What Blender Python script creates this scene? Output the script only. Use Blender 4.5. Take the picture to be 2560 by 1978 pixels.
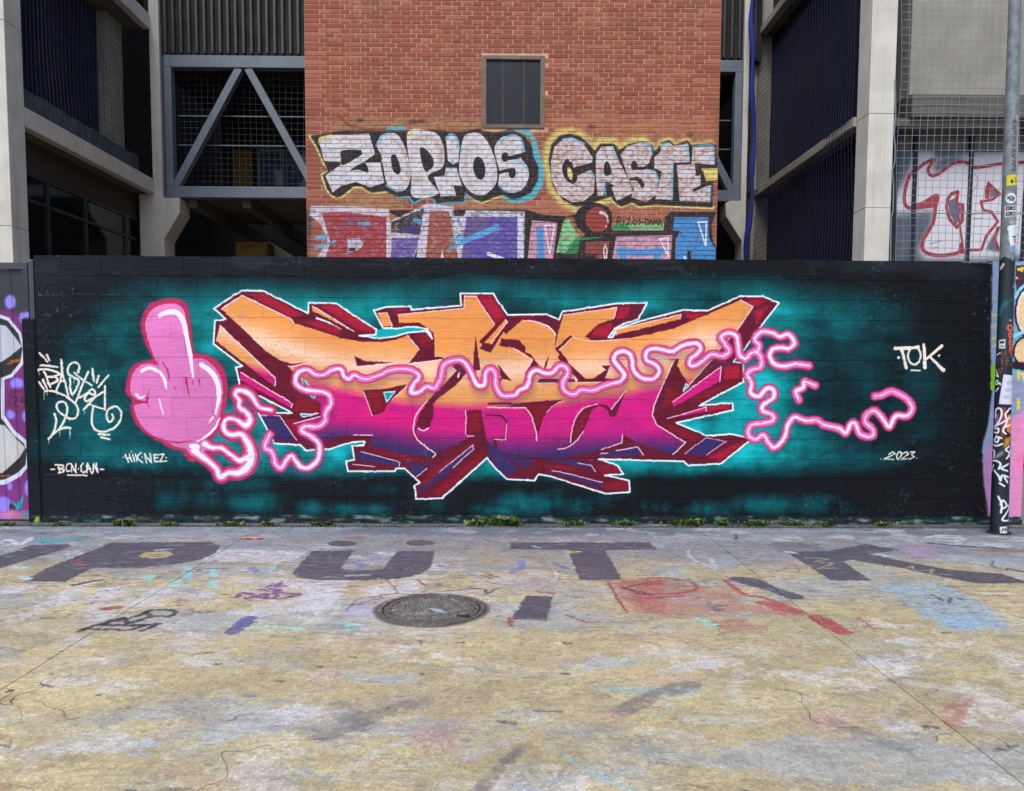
import bpy, bmesh, math, random
import numpy as np
from mathutils import Vector, Matrix

# ---------------------------------------------------------------- scene, camera, light
SC = bpy.context.scene
for _o in list(bpy.data.objects):
    bpy.data.objects.remove(_o)
COL = SC.collection
R = math.radians

FPX, CX, CY = 2000.0, 1280.0, 1077.0           # focal length and principal point, in photograph pixels
YAW, PITCH, ROLL, EYE = 0.0123448, R(4.0), 0.0045733, 1.5
FW = np.array([math.sin(YAW) * math.cos(PITCH), math.cos(YAW) * math.cos(PITCH), -math.sin(PITCH)])
_r = np.array([math.cos(YAW), -math.sin(YAW), 0.0])
_u = np.cross(_r, FW)
RT = _r * math.cos(ROLL) + _u * math.sin(ROLL)
UP = -_r * math.sin(ROLL) + _u * math.cos(ROLL)
cam = bpy.data.cameras.new('camera')
cam.sensor_width = 36.0
cam.lens = 36.0 * FPX / 2560.0
cam.shift_y = (CY - 989.0) / 2560.0
cam.clip_start, cam.clip_end = 0.05, 2000.0
cam_o = bpy.data.objects.new('camera', cam)
COL.objects.link(cam_o)
cam_o.matrix_world = Matrix(((RT[0], UP[0], -FW[0], 0), (RT[1], UP[1], -FW[1], 0), (RT[2], UP[2], -FW[2], EYE), (0, 0, 0, 1)))
SC.camera = cam_o

SUN_EL, SUN_AZ = 52.0, 200.0                   # compass style: 180 is behind the camera
world = bpy.data.worlds.new('World')
SC.world = world
world.use_nodes = True
wn, wl = world.node_tree.nodes, world.node_tree.links
wn.clear()
sky = wn.new('ShaderNodeTexSky')
sky.sky_type = 'NISHITA'
sky.sun_disc = False
sky.sun_elevation = R(SUN_EL)
sky.sun_rotation = R(SUN_AZ)
sky.air_density, sky.dust_density, sky.ozone_density = 1.0, 2.5, 1.0
wbg = wn.new('ShaderNodeBackground')
wbg.inputs['Strength'].default_value = 0.13
wout = wn.new('ShaderNodeOutputWorld')
wl.new(sky.outputs[0], wbg.inputs[0])
wl.new(wbg.outputs[0], wout.inputs[0])
sun = bpy.data.lights.new('sun', 'SUN')
sun.energy = 1.4
sun.angle = R(25)
sun.color = (1.0, 0.97, 0.93)
sun_o = bpy.data.objects.new('sun', sun)
COL.objects.link(sun_o)
_sd = Vector((math.sin(R(SUN_AZ)) * math.cos(R(SUN_EL)), math.cos(R(SUN_AZ)) * math.cos(R(SUN_EL)), math.sin(R(SUN_EL))))
sun_o.rotation_euler = _sd.to_track_quat('Z', 'Y').to_euler()
sun_o.location = (0, -6, 14)
SC.view_settings.view_transform = 'Standard'
SC.view_settings.look = 'None'
SC.view_settings.exposure = 0.5
SC.view_settings.gamma = 1.0
SC.view_settings.use_curve_mapping = False
SC.render.engine = 'CYCLES'
SC.cycles.use_denoising = True
SC.cycles.max_bounces = 6

WALL_Y = 8.05                                   # the painted block wall
BRICK_Y = 12.2                                  # the brick facade
TRUSS_Y = 17.0                                  # the steel bridge
PANEL_Y = 12.9                                  # the grey panels at the right

# ---------------------------------------------------------------- painting: surveyed points -> surface coordinates
def rays(p):
    p = np.asarray(p, float).reshape(-1, 2)
    return ((p[:, :1] - CX) / FPX) * RT + (-(p[:, 1:] - CY) / FPX) * UP + FW

def on_y(p, Y):                                 # points of a vertical plane y = Y -> (x, z)
    d = rays(p)
    t = Y / d[:, 1]
    return np.stack([d[:, 0] * t, EYE + d[:, 2] * t], 1)

def on_ground(p):                               # points of the ground -> (x, y)
    d = rays(p)
    t = -EYE / d[:, 2]
    return np.stack([d[:, 0] * t, d[:, 1] * t], 1)

def at(px, py, Y):
    q = on_y([(px, py)], Y)[0]
    return Vector((q[0], Y, q[1]))

def Z(x0, y0, s):                               # a survey sheet: local units -> photograph pixels
    return lambda pts: [(x0 + s * q[0], y0 + s * q[1]) for q in pts]

def smooth(pts, n=6, closed=False):             # Catmull-Rom
    P = np.asarray(pts, float)
    if closed:
        P = np.vstack([P[-1], P, P[0], P[1]])
    else:
        P = np.vstack([2 * P[0] - P[1], P, 2 * P[-1] - P[-2]])
    out = []
    for i in range(1, len(P) - 2):
        a, b, c, d = P[i - 1], P[i], P[i + 1], P[i + 2]
        for k in range(n):
            t = k / n
            out.append(0.5 * (2 * b + (c - a) * t + (2 * a - 5 * b + 4 * c - d) * t * t + (3 * b - a - 3 * c + d) * t ** 3))
    if not closed:
        out.append(P[-2])
    return np.array(out)

NR = np.random.RandomState(11)

def noise(H, W, ch, cw=None, octaves=4, gain=0.55, rs=None):
    rs = rs or NR
    cw = cw or ch
    out = np.zeros((H, W), np.float32)
    amp, tot = 1.0, 0.0
    for o in range(octaves):
        gh, gw = max(2, int(H / ch) + 2), max(2, int(W / cw) + 2)
        g = rs.rand(gh + 1, gw + 1).astype(np.float32)
        y = np.linspace(0, gh - 1.001, H)
        x = np.linspace(0, gw - 1.001, W)
        yi, xi = y.astype(int), x.astype(int)
        fy, fx = (y - yi)[:, None], (x - xi)[None, :]
        fy, fx = fy * fy * (3 - 2 * fy), fx * fx * (3 - 2 * fx)
        a = g[yi][:, xi] * (1 - fx) + g[yi][:, xi + 1] * fx
        b = g[yi + 1][:, xi] * (1 - fx) + g[yi + 1][:, xi + 1] * fx
        out += amp * (a * (1 - fy) + b * fy)
        tot += amp
        amp *= gain
        ch, cw = max(1.0, ch / 2), max(1.0, cw / 2)
    return out / tot

def blur(m, r):
    r = int(round(r))
    if r < 1:
        return m
    for _ in range(2):
        for ax in (0, 1):
            pad = [(0, 0), (0, 0)]
            pad[ax] = (r + 1, r)
            c = np.cumsum(np.pad(m, pad, mode='edge'), axis=ax, dtype=np.float64)
            n = m.shape[ax]
            m = ((c.take(range(2 * r + 1, 2 * r + 1 + n), ax) - c.take(range(0, n), ax)) / (2 * r + 1)).astype(np.float32)
    return m

def C(*v):
    return np.array(v, np.float32) / 255.0

class Canvas:
    def __init__(s, u0, u1, v0, v1, ppm, mapper, base=None):
        s.u0, s.v0, s.ppm, s.map = u0, v0, ppm, mapper
        s.W, s.H = int(round((u1 - u0) * ppm)), int(round((v1 - v0) * ppm))
        s.u1, s.v1 = u0 + s.W / ppm, v0 + s.H / ppm
        s.c = np.zeros((s.H, s.W, 3), np.float32)
        s.a = np.zeros((s.H, s.W), np.float32)
        if base is not None:
            s.c[:] = base
            s.a[:] = 1
        s.k = 1.0

    def px(s, pts):
        q = s.map(pts)
        return np.stack([(q[:, 0] - s.u0) * s.ppm, (q[:, 1] - s.v0) * s.ppm], 1)

    def mask_poly(s, P, pad=2):
        x0, y0 = np.floor(P.min(0)).astype(int) - pad
        x1, y1 = np.ceil(P.max(0)).astype(int) + pad
        x0, y0, x1, y1 = max(x0, 0), max(y0, 0), min(x1, s.W), min(y1, s.H)
        if x1 <= x0 or y1 <= y0:
            return None
        S = 3
        h, w = (y1 - y0) * S, (x1 - x0) * S
        par = np.zeros((h, w + 1), np.int32)
        Q = (P - [x0, y0]) * S
        ys = np.arange(h) + 0.5
        for i in range(len(Q)):
            a, b = Q[i], Q[(i + 1) % len(Q)]
            if a[1] == b[1]:
                continue
            lo, hi = min(a[1], b[1]), max(a[1], b[1])
            r0, r1 = max(0, int(math.ceil(lo - 0.5))), min(h, int(math.ceil(hi - 0.5)))
            if r1 <= r0:
                continue
            yy = ys[r0:r1]
            xx = a[0] + (yy - a[1]) * (b[0] - a[0]) / (b[1] - a[1])
            ci = np.clip(np.ceil(xx - 0.5).astype(int), 0, w)
            np.add.at(par, (np.arange(r0, r1), ci), 1)
        m = (np.cumsum(par, 1)[:, :w] & 1).astype(np.float32)
        m = m.reshape(y1 - y0, S, x1 - x0, S).mean((1, 3))
        return m, x0, y0, x1, y1

    def mask_stroke(s, P, wd, soft):
        wd = np.broadcast_to(np.asarray(wd, float), (len(P),))
        r = wd / 2
        pad = r.max() + soft + 1.5
        x0, y0 = np.floor(P.min(0) - pad).astype(int)
        x1, y1 = np.ceil(P.max(0) + pad).astype(int)
        x0, y0, x1, y1 = max(x0, 0), max(y0, 0), min(x1, s.W), min(y1, s.H)
        if x1 <= x0 or y1 <= y0:
            return None
        m = np.zeros((y1 - y0, x1 - x0), np.float32)
        if len(P) == 1:
            P, r = np.vstack([P, P + 0.01]), np.repeat(r, 2)
        for i in range(len(P) - 1):
            a, b = P[i], P[i + 1]
            rr = max(r[i], r[i + 1]) + soft + 1.5
            sx0, sx1 = max(x0, int(min(a[0], b[0]) - rr)), min(x1, int(max(a[0], b[0]) + rr) + 1)
            sy0, sy1 = max(y0, int(min(a[1], b[1]) - rr)), min(y1, int(max(a[1], b[1]) + rr) + 1)
            if sx1 <= sx0 or sy1 <= sy0:
                continue
            X = np.arange(sx0, sx1) + 0.5
            Y = (np.arange(sy0, sy1) + 0.5)[:, None]
            d = b - a
            L = max(d @ d, 1e-9)
            t = np.clip(((X - a[0]) * d[0] + (Y - a[1]) * d[1]) / L, 0, 1)
            dist = np.hypot(X - a[0] - t * d[0], Y - a[1] - t * d[1])
            cov = np.clip((r[i] + (r[i + 1] - r[i]) * t - dist) / max(soft, 1.0) + 0.5, 0, 1)
            v = m[sy0 - y0:sy1 - y0, sx0 - x0:sx1 - x0]
            np.maximum(v, cov, out=v)
        return m, x0, y0, x1, y1

    def lay(s, M, col, alpha=1.0, rough=0.0):
        if M is None:
            return
        m, x0, y0, x1, y1 = M
        m = m * alpha
        if rough > 0:
            n = noise(m.shape[0], m.shape[1], 5 * s.k, 7 * s.k, 3)
            m = m * np.clip(1 - rough * 3.2 * np.clip(n - 0.42, 0, 1), 0, 1)
        v = s.c[y0:y1, x0:x1]
        if callable(col):
            col = col(x0, y0, x1, y1)
        w = s.a[y0:y1, x0:x1]
        oa = m + w * (1 - m)
        k = np.where(oa > 1e-4, m / np.maximum(oa, 1e-4), 0)[..., None]
        v += (col - v) * k
        w[:] = oa

    def poly(s, pts, col, curve=False, alpha=1.0, soft=0, rough=0.0):
        P = s.px(pts)
        if curve:
            P = smooth(P, 6, True)
        M = s.mask_poly(P, int(2 + 3 * soft))
        if M and soft:
            M = (blur(M[0], soft),) + M[1:]
        s.lay(M, col, alpha, rough)

    def line(s, pts, wd, col, curve=False, alpha=1.0, soft=1.0, rough=0.0):
        P = s.px(pts)
        wd = np.asarray(wd, float) * s.ppm      # widths are metres
        if curve and len(P) > 2:
            if wd.ndim:
                wd = np.interp(np.linspace(0, 1, 5 * (len(P) - 1) + 1), np.linspace(0, 1, len(wd)), wd)
            P = smooth(P, 5)
        elif wd.ndim:
            wd = np.interp(np.linspace(0, 1, len(P)), np.linspace(0, 1, len(wd)), wd)
        s.lay(s.mask_stroke(P, wd, soft), col, alpha, rough)

    def dot(s, p, wd, col, **k):
        s.line([p], wd, col, **k)

    def ell(s, c, rx, ry, col, rot=0.0, **k):
        t = np.linspace(0, 2 * math.pi, 28, endpoint=False)
        x, y = rx * np.cos(t), ry * np.sin(t)
        s.poly([(c[0] + a * math.cos(rot) - b * math.sin(rot), c[1] + a * math.sin(rot) + b * math.cos(rot)) for a, b in zip(x, y)], col, **k)

    def grain(s, amt, ch=3, cw=6):
        n = noise(s.H, s.W, ch, cw, 2) - 0.5
        s.c *= (1 + amt * 2 * n)[..., None]

    def image(s, name):
        im = bpy.data.images.new(name, s.W, s.H, alpha=True)
        im.alpha_mode = 'CHANNEL_PACKED'
        buf = np.concatenate([np.clip(s.c, 0, 1), np.clip(s.a, 0, 1)[..., None]], 2).astype(np.float32)
        im.pixels.foreach_set(buf.ravel())
        im.update()
        im.pack()
        return im

def project(X, Y, Zc):
    d0, d1, d2 = X, Y, Zc - EYE
    dep = d0 * FW[0] + d1 * FW[1] + d2 * FW[2]
    return (CX + FPX * (d0 * RT[0] + d1 * RT[1] + d2 * RT[2]) / dep,
            CY - FPX * (d0 * UP[0] + d1 * UP[1] + d2 * UP[2]) / dep)

def ramp(t, stops):
    t = np.asarray(t, np.float32)
    xs = [q[0] for q in stops]
    cs = np.array([q[1] for q in stops], np.float32)
    return np.stack([np.interp(t, xs, cs[:, k]) for k in range(3)], -1).astype(np.float32)

NAVY, INK = C(22, 26, 36), C(14, 17, 23)
MAROON, CRIM, DCRIM = C(98, 20, 44), C(172, 26, 56), C(132, 22, 40)
ORANGE, PEACH, MAG, PURP = C(230, 150, 82), C(240, 200, 174), C(204, 26, 126), C(56, 42, 96)
CYANW, PINKW = C(226, 244, 248), C(246, 208, 226)
TEALB = C(0, 158, 172)
TPINK, TROSE, TWHITE = C(212, 118, 184), C(184, 44, 92), C(244, 232, 248)

def paint_mural():
    cv = Canvas(-4.80, 5.60, 0.0, 2.70, 190, lambda p: on_y(p, WALL_Y), INK)
    H, W = cv.H, cv.W
    X, V = np.meshgrid(cv.u0 + (np.arange(W) + 0.5) / cv.ppm, cv.v0 + (np.arange(H) + 0.5) / cv.ppm)
    GX, GY = project(X, WALL_Y, V)
    rs = np.random.RandomState(5)
    n1 = noise(H, W, 90, 120, 5, 0.6, rs)
    n2 = noise(H, W, 26, 60, 4, 0.6, rs)
    n3 = noise(H, W, 140, 46, 4, 0.55, rs)
    # the sprayed teal cloud
    T = np.zeros((H, W), np.float32)
    for cx, cy, rx, ry, am in [
        (430, 860, 130, 170, .62), (330, 770, 90, 90, .34), (560, 800, 110, 120, .78), (420, 740, 160, 60, .42),
        (640, 725, 150, 55, .72), (820, 745, 160, 60, .86), (980, 745, 150, 65, .82), (1090, 700, 150, 45, .62),
        (1260, 705, 120, 45, .88), (1400, 745, 160, 50, .80), (1560, 745, 140, 55, .85), (1700, 720, 130, 50, .80),
        (1850, 720, 130, 60, .85), (1960, 760, 120, 80, .78), (2060, 800, 140, 110, .55), (2150, 740, 110, 60, .42),
        (1880, 960, 160, 150, .84), (1780, 1080, 160, 80, .85), (1760, 1150, 260, 36, 1.02), (1560, 1165, 260, 32, .98),
        (1950, 1110, 190, 60, .70), (2030, 980, 170, 160, .42), (2180, 1080, 150, 90, .34), (2240, 900, 140, 150, .27),
        (2100, 1150, 200, 30, .50), (2250, 1000, 160, 160, .30), (2330, 880, 120, 160, .20), (180, 1010, 110, 140, .34), (200, 880, 110, 90, .24), (150, 1130, 90, 60, .3), (470, 700, 130, 50, .5), (1180, 680, 130, 40, .5), (2300, 1110, 120, 60, .24),
        (700, 1130, 150, 60, .72), (830, 1130, 150, 60, .80), (980, 1150, 130, 42, .82), (640, 1010, 120, 90, .62),
        (520, 1080, 120, 110, .62), (400, 1130, 160, 60, .60), (250, 1000, 130, 130, .40), (330, 1060, 150, 70, .48),
        (240, 1140, 150, 26, .48), (330, 1160, 130, 22, .46), (560, 1165, 130, 26, .68), (720, 1180, 160, 22, .68),
        (310, 900, 110, 130, .44), (1290, 1165, 150, 30, .7), (760, 880, 200, 60, .5), (1180, 1180, 120, 30, .6),
    ]:
        g = np.exp(-(((GX - cx) / rx) ** 2 + ((GY - cy) / ry) ** 2))
        T = 1 - (1 - T) * (1 - am * g)
    T = T ** 1.25 * (0.28 + 1.15 * n1)
    T += ((n2 - 0.5) * 0.62 + (n3 - .5) * .45) * np.clip(T * 1.8, 0, 1)
    T *= np.interp(GX, [100, 330, 560, 700, 1900, 2010, 2140, 2300], [.68, .76, .92, 1.0, 1.0, .74, .58, .5])
    # the band where the cloud stops above the dark plinth
    edge = 1198 + 14 * (n1 - 0.5) + np.where(GX < 700, -28 + (GX - 100) * 0.03, 0)
    cut = 1 / (1 + np.exp((GY - edge) / 13.0))
    T *= 0.22 + 0.78 * cut
    # thin patches down at the foot
    B = np.zeros((H, W), np.float32)
    for cx, cy, rx, ry, am in [(470, 1250, 120, 34, .40), (640, 1255, 110, 30, .42), (760, 1270, 90, 24, .44), (900, 1275, 110, 20, .40),
                               (1060, 1262, 90, 26, .40), (1330, 1255, 110, 32, .55), (1480, 1262, 120, 30, .50), (1250, 1275, 90, 18, .45),
                               (1620, 1268, 80, 22, .42), (1760, 1272, 90, 22, .44), (1900, 1262, 90, 26, .52), (2060, 1262, 70, 28, .50),
                               (2110, 1278, 60, 14, .34), (560, 1210, 200, 24, .30), (960, 1225, 140, 22, .18)]:
        B = np.maximum(B, am * np.exp(-(((GX - cx) / rx) ** 2 + ((GY - cy) / ry) ** 2)))
    T = np.maximum(T, B * np.clip(2.6 * (n3 - 0.22) + 0.9 * (n2 - 0.5), 0, 1.3))
    # the top edge stays dark in patches
    T *= np.clip((GY - 590 - 100 * n1 - 50 * n2) / 95.0, 0.0, 1.0)
    T = np.clip(T * .93, 0, 1)
    T = np.maximum(T, .30 * np.clip(n1 * 1.5 - .25, 0, 1) * np.exp(-(np.clip(np.abs(GX - 1190) - 880, 0, None) / 90.0) ** 2) * np.exp(-(np.clip(np.abs(GY - 940) - 190, 0, None) / 60.0) ** 2))
    base = INK + (NAVY - INK) * np.clip(1.6 * (0.9 - (GX - 200) / 1500.0), 0, 1)[..., None]
    stops = [(0, (0, 0, 0)), (.16, C(6, 36, 44)), (.36, C(0, 70, 78)), (.60, C(0, 110, 116)), (.82, C(0, 150, 158)), (1, C(16, 178, 188))]
    tc = ramp(T, stops)
    k = np.clip(T / 0.16, 0, 1)[..., None]
    cv.c[:] = base * (1 - k) + tc * k
    # roller-work: greyer rolled patches on the black, bare flecks on edges and along the joints
    g = np.clip((noise(H, W, 60, 110, 3, .5, rs) - 0.56) * 9, 0, 1) * np.clip((712 - GY) / 40, 0, 1) * (1 - k[..., 0])
    cv.c += (C(50, 56, 68) - cv.c) * (0.4 * g)[..., None]
    cv.c *= (0.93 + 0.14 * n2)[..., None]
    for sx, sy, r in [(96, 730, 3), (100, 738, 4), (118, 728, 3), (180, 712, 2), (182, 722, 2.5), (183, 735, 2), (142, 772, 2.5), (143, 778, 3), (154, 773, 2), (166, 768, 3),
                      (118, 787, 4), (124, 789, 3), (176, 789, 3), (88, 790, 3), (87, 800, 2), (145, 639, 3), (2478, 690, 3), (2479, 700, 4), (2474, 712, 3), (2476, 720, 3), (2470, 745, 5), (2466, 750, 4),
                      (2436, 716, 3), (2440, 735, 3), (2448, 702, 3), (2412, 706, 2), (2436, 785, 4), (2460, 800, 3), (2470, 795, 3), (2462, 778, 2.5), (1270, 662, 2), (1330, 668, 3), (1380, 664, 3), (1390, 673, 4),
                      (1500, 678, 2), (1730, 672, 2), (2280, 1015, 2.5), (2421, 1023, 2), (2422, 1032, 2), (2450, 1272, 3), (2456, 1277, 3)]:
        cv.dot((sx, sy), r / 150.0, C(122, 130, 140), soft=2.5, alpha=0.55, rough=0.8)
    for x0, y0, x1 in [(100, 738, 170), (108, 789, 128), (165, 790, 182), (2434, 754, 2470), (110, 1187, 230), (2430, 822, 2450), (190, 736, 300), (640, 660, 720), (900, 661, 960), (1640, 671, 1700)]:
        cv.line([(x0, y0), (x1, y0 + 1)], 0.008, C(90, 100, 112), soft=2, alpha=0.5, rough=0.9)
    # bare pale blocks and the neighbour's colours right of the black field
    cv.poly([(2482, 640), (2680, 640), (2680, 1300), (2478, 1300), (2460, 1200), (2455, 1120), (2470, 1060), (2480, 980), (2476, 850), (2479, 760), (2480, 700)], C(140, 158, 196), soft=1)
    cv.line([(2405, 654), (2480, 657)], 0.016, C(140, 170, 196), soft=2, alpha=.8, rough=.5)
    cv.poly([(2478, 912), (2488, 912), (2488, 975), (2476, 975)], C(122, 190, 40))
    for y in (790, 816, 846, 866):
        cv.line([(2482, y), (2494, y - 3)], 0.022, C(214, 192, 60), rough=.4)
    N = Z(2420, 650, .21944)
    cv.poly(N([(540, 60), (700, 60), (700, 1330), (505, 1300), (520, 1000)]), C(96, 176, 206))
    cv.poly(N([(545, 60), (700, 60), (700, 350), (560, 380), (540, 240)]), C(74, 48, 74))
    cv.poly(N([(560, 90), (700, 70), (640, 100), (620, 140), (700, 160), (560, 120)]), C(226, 206, 50))
    cv.poly(N([(545, 180), (580, 215), (545, 220)]), C(226, 206, 50))
    cv.ell(N([(700, 600)])[0], 38, 66, C(38, 30, 66))
    cv.ell(N([(705, 600)])[0], 34, 61, C(240, 218, 210))
    cv.ell(N([(715, 605)])[0], 31, 54, C(232, 206, 160))
    cv.ell(N([(660, 1050)])[0], 33, 40, C(38, 30, 66))
    cv.ell(N([(664, 1050)])[0], 29, 35, C(232, 200, 156))
    cv.poly(N([(520, 1160), (720, 1190), (720, 1260), (520, 1240)]), C(50, 30, 44), curve=True)
    cv.poly(N([(590, 1290), (720, 1260), (720, 1400), (640, 1400)]), C(232, 196, 168))
    cv.line(N([(540, 420), (600, 330), (720, 230)]), .03, C(130, 214, 236), curve=True)
    cv.line(N([(530, 860), (620, 830), (720, 850)]), .03, C(150, 214, 240), curve=True)
    cv.line(N([(575, 1280), (575, 1660), (572, 1740)]), .03, C(222, 200, 60))
    cv.poly(N([(505, 1310), (720, 1480), (720, 2000), (495, 1960)]), C(140, 150, 186), soft=2)
    M = Z(2420, 1000, .21944)
    cv.line(M([(575, 0), (575, 95)]), .032, C(222, 200, 60))
    cv.poly(M([(720, 60), (490, 230), (470, 1340), (720, 1350)]), C(222, 140, 192), soft=2)
    cv.poly(M([(560, 600), (720, 560), (720, 1000), (600, 900)]), C(236, 120, 176), soft=5, alpha=.7)
    cv.poly(M([(275, 470), (200, 600), (170, 800), (200, 1100), (230, 1330), (300, 1330), (300, 470)]), C(186, 132, 186), soft=2)
    # foot of the wall: old layers show in a ragged strip
    strip = (GY > 1286 + (GX - 100) * 0.0025) & (GX > 80)
    pk = noise(H, W, 5, 26, 3, .6, rs)
    idx = np.clip(((pk - 0.25) * 2.0 * 9).astype(int), 0, 8)
    pal = np.array([C(60, 34, 34), C(18, 26, 34), C(16, 58, 70), C(18, 28, 36), C(14, 44, 54), C(20, 28, 34), C(78, 92, 50), C(96, 112, 128), C(140, 152, 166)])
    m = strip.astype(np.float32)[..., None] * 0.85
    pc = pal[idx]
    pc = np.stack([blur(np.ascontiguousarray(pc[..., q]), 1) for q in range(3)], -1)
    cv.c += (pc - cv.c) * m

    u = .3556 / 248.5
    z2, z3 = Z(500, 700, .3556), Z(1180, 700, .35714)
    def face(x0, y0, x1, y1):                    # orange > peach > orange > magenta > purple, by height
        gx, gy = GX[y0:y1, x0:x1], GY[y0:y1, x0:x1]
        b = np.interp(gx, [560, 700, 850, 1180, 1400, 1600, 1750], [820, 868, 915, 930, 925, 915, 850])
        mg = np.interp(gx, [600, 800, 930, 1010, 1180, 1400, 1570, 1700], [905, 955, 985, 1000, 1008, 1004, 975, 945])
        pu = np.interp(gx, [700, 900, 1050, 1250, 1400, 1700], [1058, 1070, 1092, 1104, 1100, 1092])
        q = (n2[y0:y1, x0:x1] - 0.5) * 10
        t = gy + q
        f = np.zeros(t.shape + (3,), np.float32) + ORANGE
        def mixto(col, w):
            nonlocal f
            f = f + (col - f) * np.clip(w, 0, 1)[..., None]
        mixto(PEACH, np.exp(-((t - b) / 34.0) ** 2) * 0.95)
        mixto(C(206, 150, 96), np.clip((t - mg + 55) / 40, 0, 1) * 0.6)
        mixto(MAG, (t - mg + 6) / 26.0)
        mixto(C(232, 24, 120), np.exp(-((t - mg - 40) / 24.0) ** 2) * np.exp(-((gx - 880) / 120.0) ** 2) * 0.7)
        mixto(PURP, (t - pu + 22) / 56.0 * (.75 + .5 * n3[y0:y1, x0:x1]))
        mixto(C(150, 24, 112), np.clip((n1[y0:y1, x0:x1] - .52) * 3, 0, .4) * (t > mg + 14) * (t < pu))
        return f * (0.90 + 0.16 * n1[y0:y1, x0:x1] + .05 * n3[y0:y1, x0:x1])[..., None]

    # silhouette with its pale keyline
    sil = z2([(100, 200), (290, 75), (450, 78), (760, 235), (765, 160), (955, 165), (1240, 350), (1235, 385), (1120, 392), (1250, 412), (1370, 398), (1460, 370), (1590, 360),
              (1632, 412), (1600, 350), (1500, 325), (1380, 343), (1285, 335), (1222, 215), (1310, 190), (1480, 185), (1490, 210), (1835, 180), (1830, 95)]) + \
        z3([(0, 95), (150, 95), (180, 150), (250, 245), (520, 240), (610, 278), (630, 225), (1010, 165), (1225, 160), (1165, 275), (1080, 300), (1000, 340), (955, 402), (985, 402), (1010, 345),
            (1170, 290), (1480, 210), (1650, 215), (1870, 115), (2035, 115), (2150, 160), (2010, 340), (1885, 515), (1830, 575), (1900, 580), (1900, 715), (1590, 880), (1825, 860), (1825, 912), (1430, 1000),
            (1640, 1090), (1820, 1080), (1960, 1110), (1745, 1285), (1515, 1300), (1480, 1270), (890, 1255), (1020, 1300), (1060, 1360), (930, 1365), (1100, 1405), (1105, 1485), (935, 1497), (550, 1375),
            (465, 1360), (435, 1405), (245, 1395), (165, 1320), (105, 1245), (0, 1340)]) + \
        z2([(1700, 1535), (1520, 1540), (1505, 1450), (1545, 1425), (1440, 1325), (1380, 1325), (1370, 1345), (1040, 1345), (1025, 1275), (1085, 1265), (1070, 1165), (1150, 1160), (1160, 1135), (1080, 1140),
            (910, 1190), (745, 1200), (710, 1160), (525, 1150), (410, 935), (650, 935), (280, 745), (255, 615), (295, 605), (95, 450), (105, 285), (180, 275)])
    cv.line(sil + sil[:1], 0.125, C(40, 176, 190), soft=18, alpha=.08)
    cv.poly(sil, MAROON)
    def P2(p, col, **k): cv.poly(z2(p), col, **k)
    def P3(p, col, **k): cv.poly(z3(p), col, **k)
    def L2(p, w, col, **k): cv.line(z2(p), np.asarray(w) * u, col, **k)
    def L3(p, w, col, **k): cv.line(z3(p), np.asarray(w) * u, col, **k)
    # crimson sides
    for p in [[(330, 102), (450, 95), (735, 252), (640, 262)], [(835, 180), (950, 175), (1225, 345), (1215, 372), (1110, 350)], [(725, 292), (830, 288), (1000, 345), (960, 382), (860, 350)],
              [(1340, 215), (1400, 200), (1470, 205), (1390, 222)], [(1510, 395), (1590, 380), (1625, 425), (1620, 470), (1555, 470)], [(690, 800), (830, 860), (835, 930), (660, 925)],
              [(590, 970), (700, 985), (690, 1090), (640, 1060)], [(1210, 820), (1300, 800), (1260, 930), (1215, 940)], [(1890, 930), (1965, 925), (1975, 1060), (1890, 1075)],
              [(1620, 1505), (1700, 1515), (1990, 1262), (1985, 1205), (1760, 1400)], [(1530, 1460), (1640, 1400), (1900, 1200), (1905, 1160), (1640, 1330)], [(1170, 1175), (1400, 1230), (1600, 1260), (1440, 1270)]]:
        P2(p, DCRIM if p[0][1] > 380 else CRIM, soft=2, rough=.25)
    for p in [[(40, 118), (140, 110), (170, 165), (235, 260), (170, 300)], [(1030, 190), (1110, 185), (1070, 280), (1005, 275)], [(1480, 228), (1655, 236), (1530, 285)],
              [(1905, 145), (2000, 125), (2070, 150), (1975, 185)], [(860, 330), (990, 300), (955, 398), (835, 398)], [(1765, 605), (1875, 600), (1870, 690), (1765, 700)], [(1650, 880), (1808, 870), (1808, 905), (1650, 920)],
              [(1370, 760), (1460, 790), (1380, 880), (1330, 900)], [(1330, 1010), (1400, 1010), (1600, 1110), (1540, 1140)], [(1650, 1245), (1800, 1170), (1930, 1118), (1740, 1268)], [(920, 1425), (1085, 1408), (1090, 1465), (925, 1470)],
              [(870, 1300), (1015, 1303), (1040, 1350), (900, 1355)], [(440, 1285), (640, 1300), (760, 1340), (560, 1320)], [(1500, 840), (1740, 745), (1870, 705), (1600, 850)], [(270, 260), (440, 262), (380, 275)], [(1980, 215), (2080, 180), (1990, 320)]]:
        P3(p, CRIM if p[0][1] < 700 or p[0][0] > 1640 else DCRIM, soft=2, rough=.25)
    # faces
    P2([(150, 205), (295, 108), (640, 275), (655, 300), (1000, 410), (1140, 435), (1280, 435), (1380, 420), (1460, 390), (1540, 490), (1470, 585), (1700, 558), (1825, 680), (1640, 830), (1540, 920), (1500, 1030), (1520, 1110), (1580, 1170),
        (1650, 1220), (1640, 1250), (1400, 1215), (1200, 1170), (1210, 1095), (1080, 1090), (930, 1110), (850, 1140), (730, 1120), (660, 1010), (845, 960), (850, 870), (800, 830), (770, 740), (700, 690), (620, 612), (780, 582),
        (640, 590), (560, 565), (450, 490), (340, 380)], face)
    P2([(140, 320), (112, 430), (520, 745), (530, 690)], face)
    P2([(285, 650), (650, 870), (645, 903), (280, 702)], MAG)
    P2([(430, 950), (560, 955), (680, 1130), (520, 1130)], PURP)
    P2([(788, 180), (1082, 362), (790, 218)], ORANGE)
    P2([(1250, 235), (1315, 230), (1350, 325), (1285, 325)], ORANGE)
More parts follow.
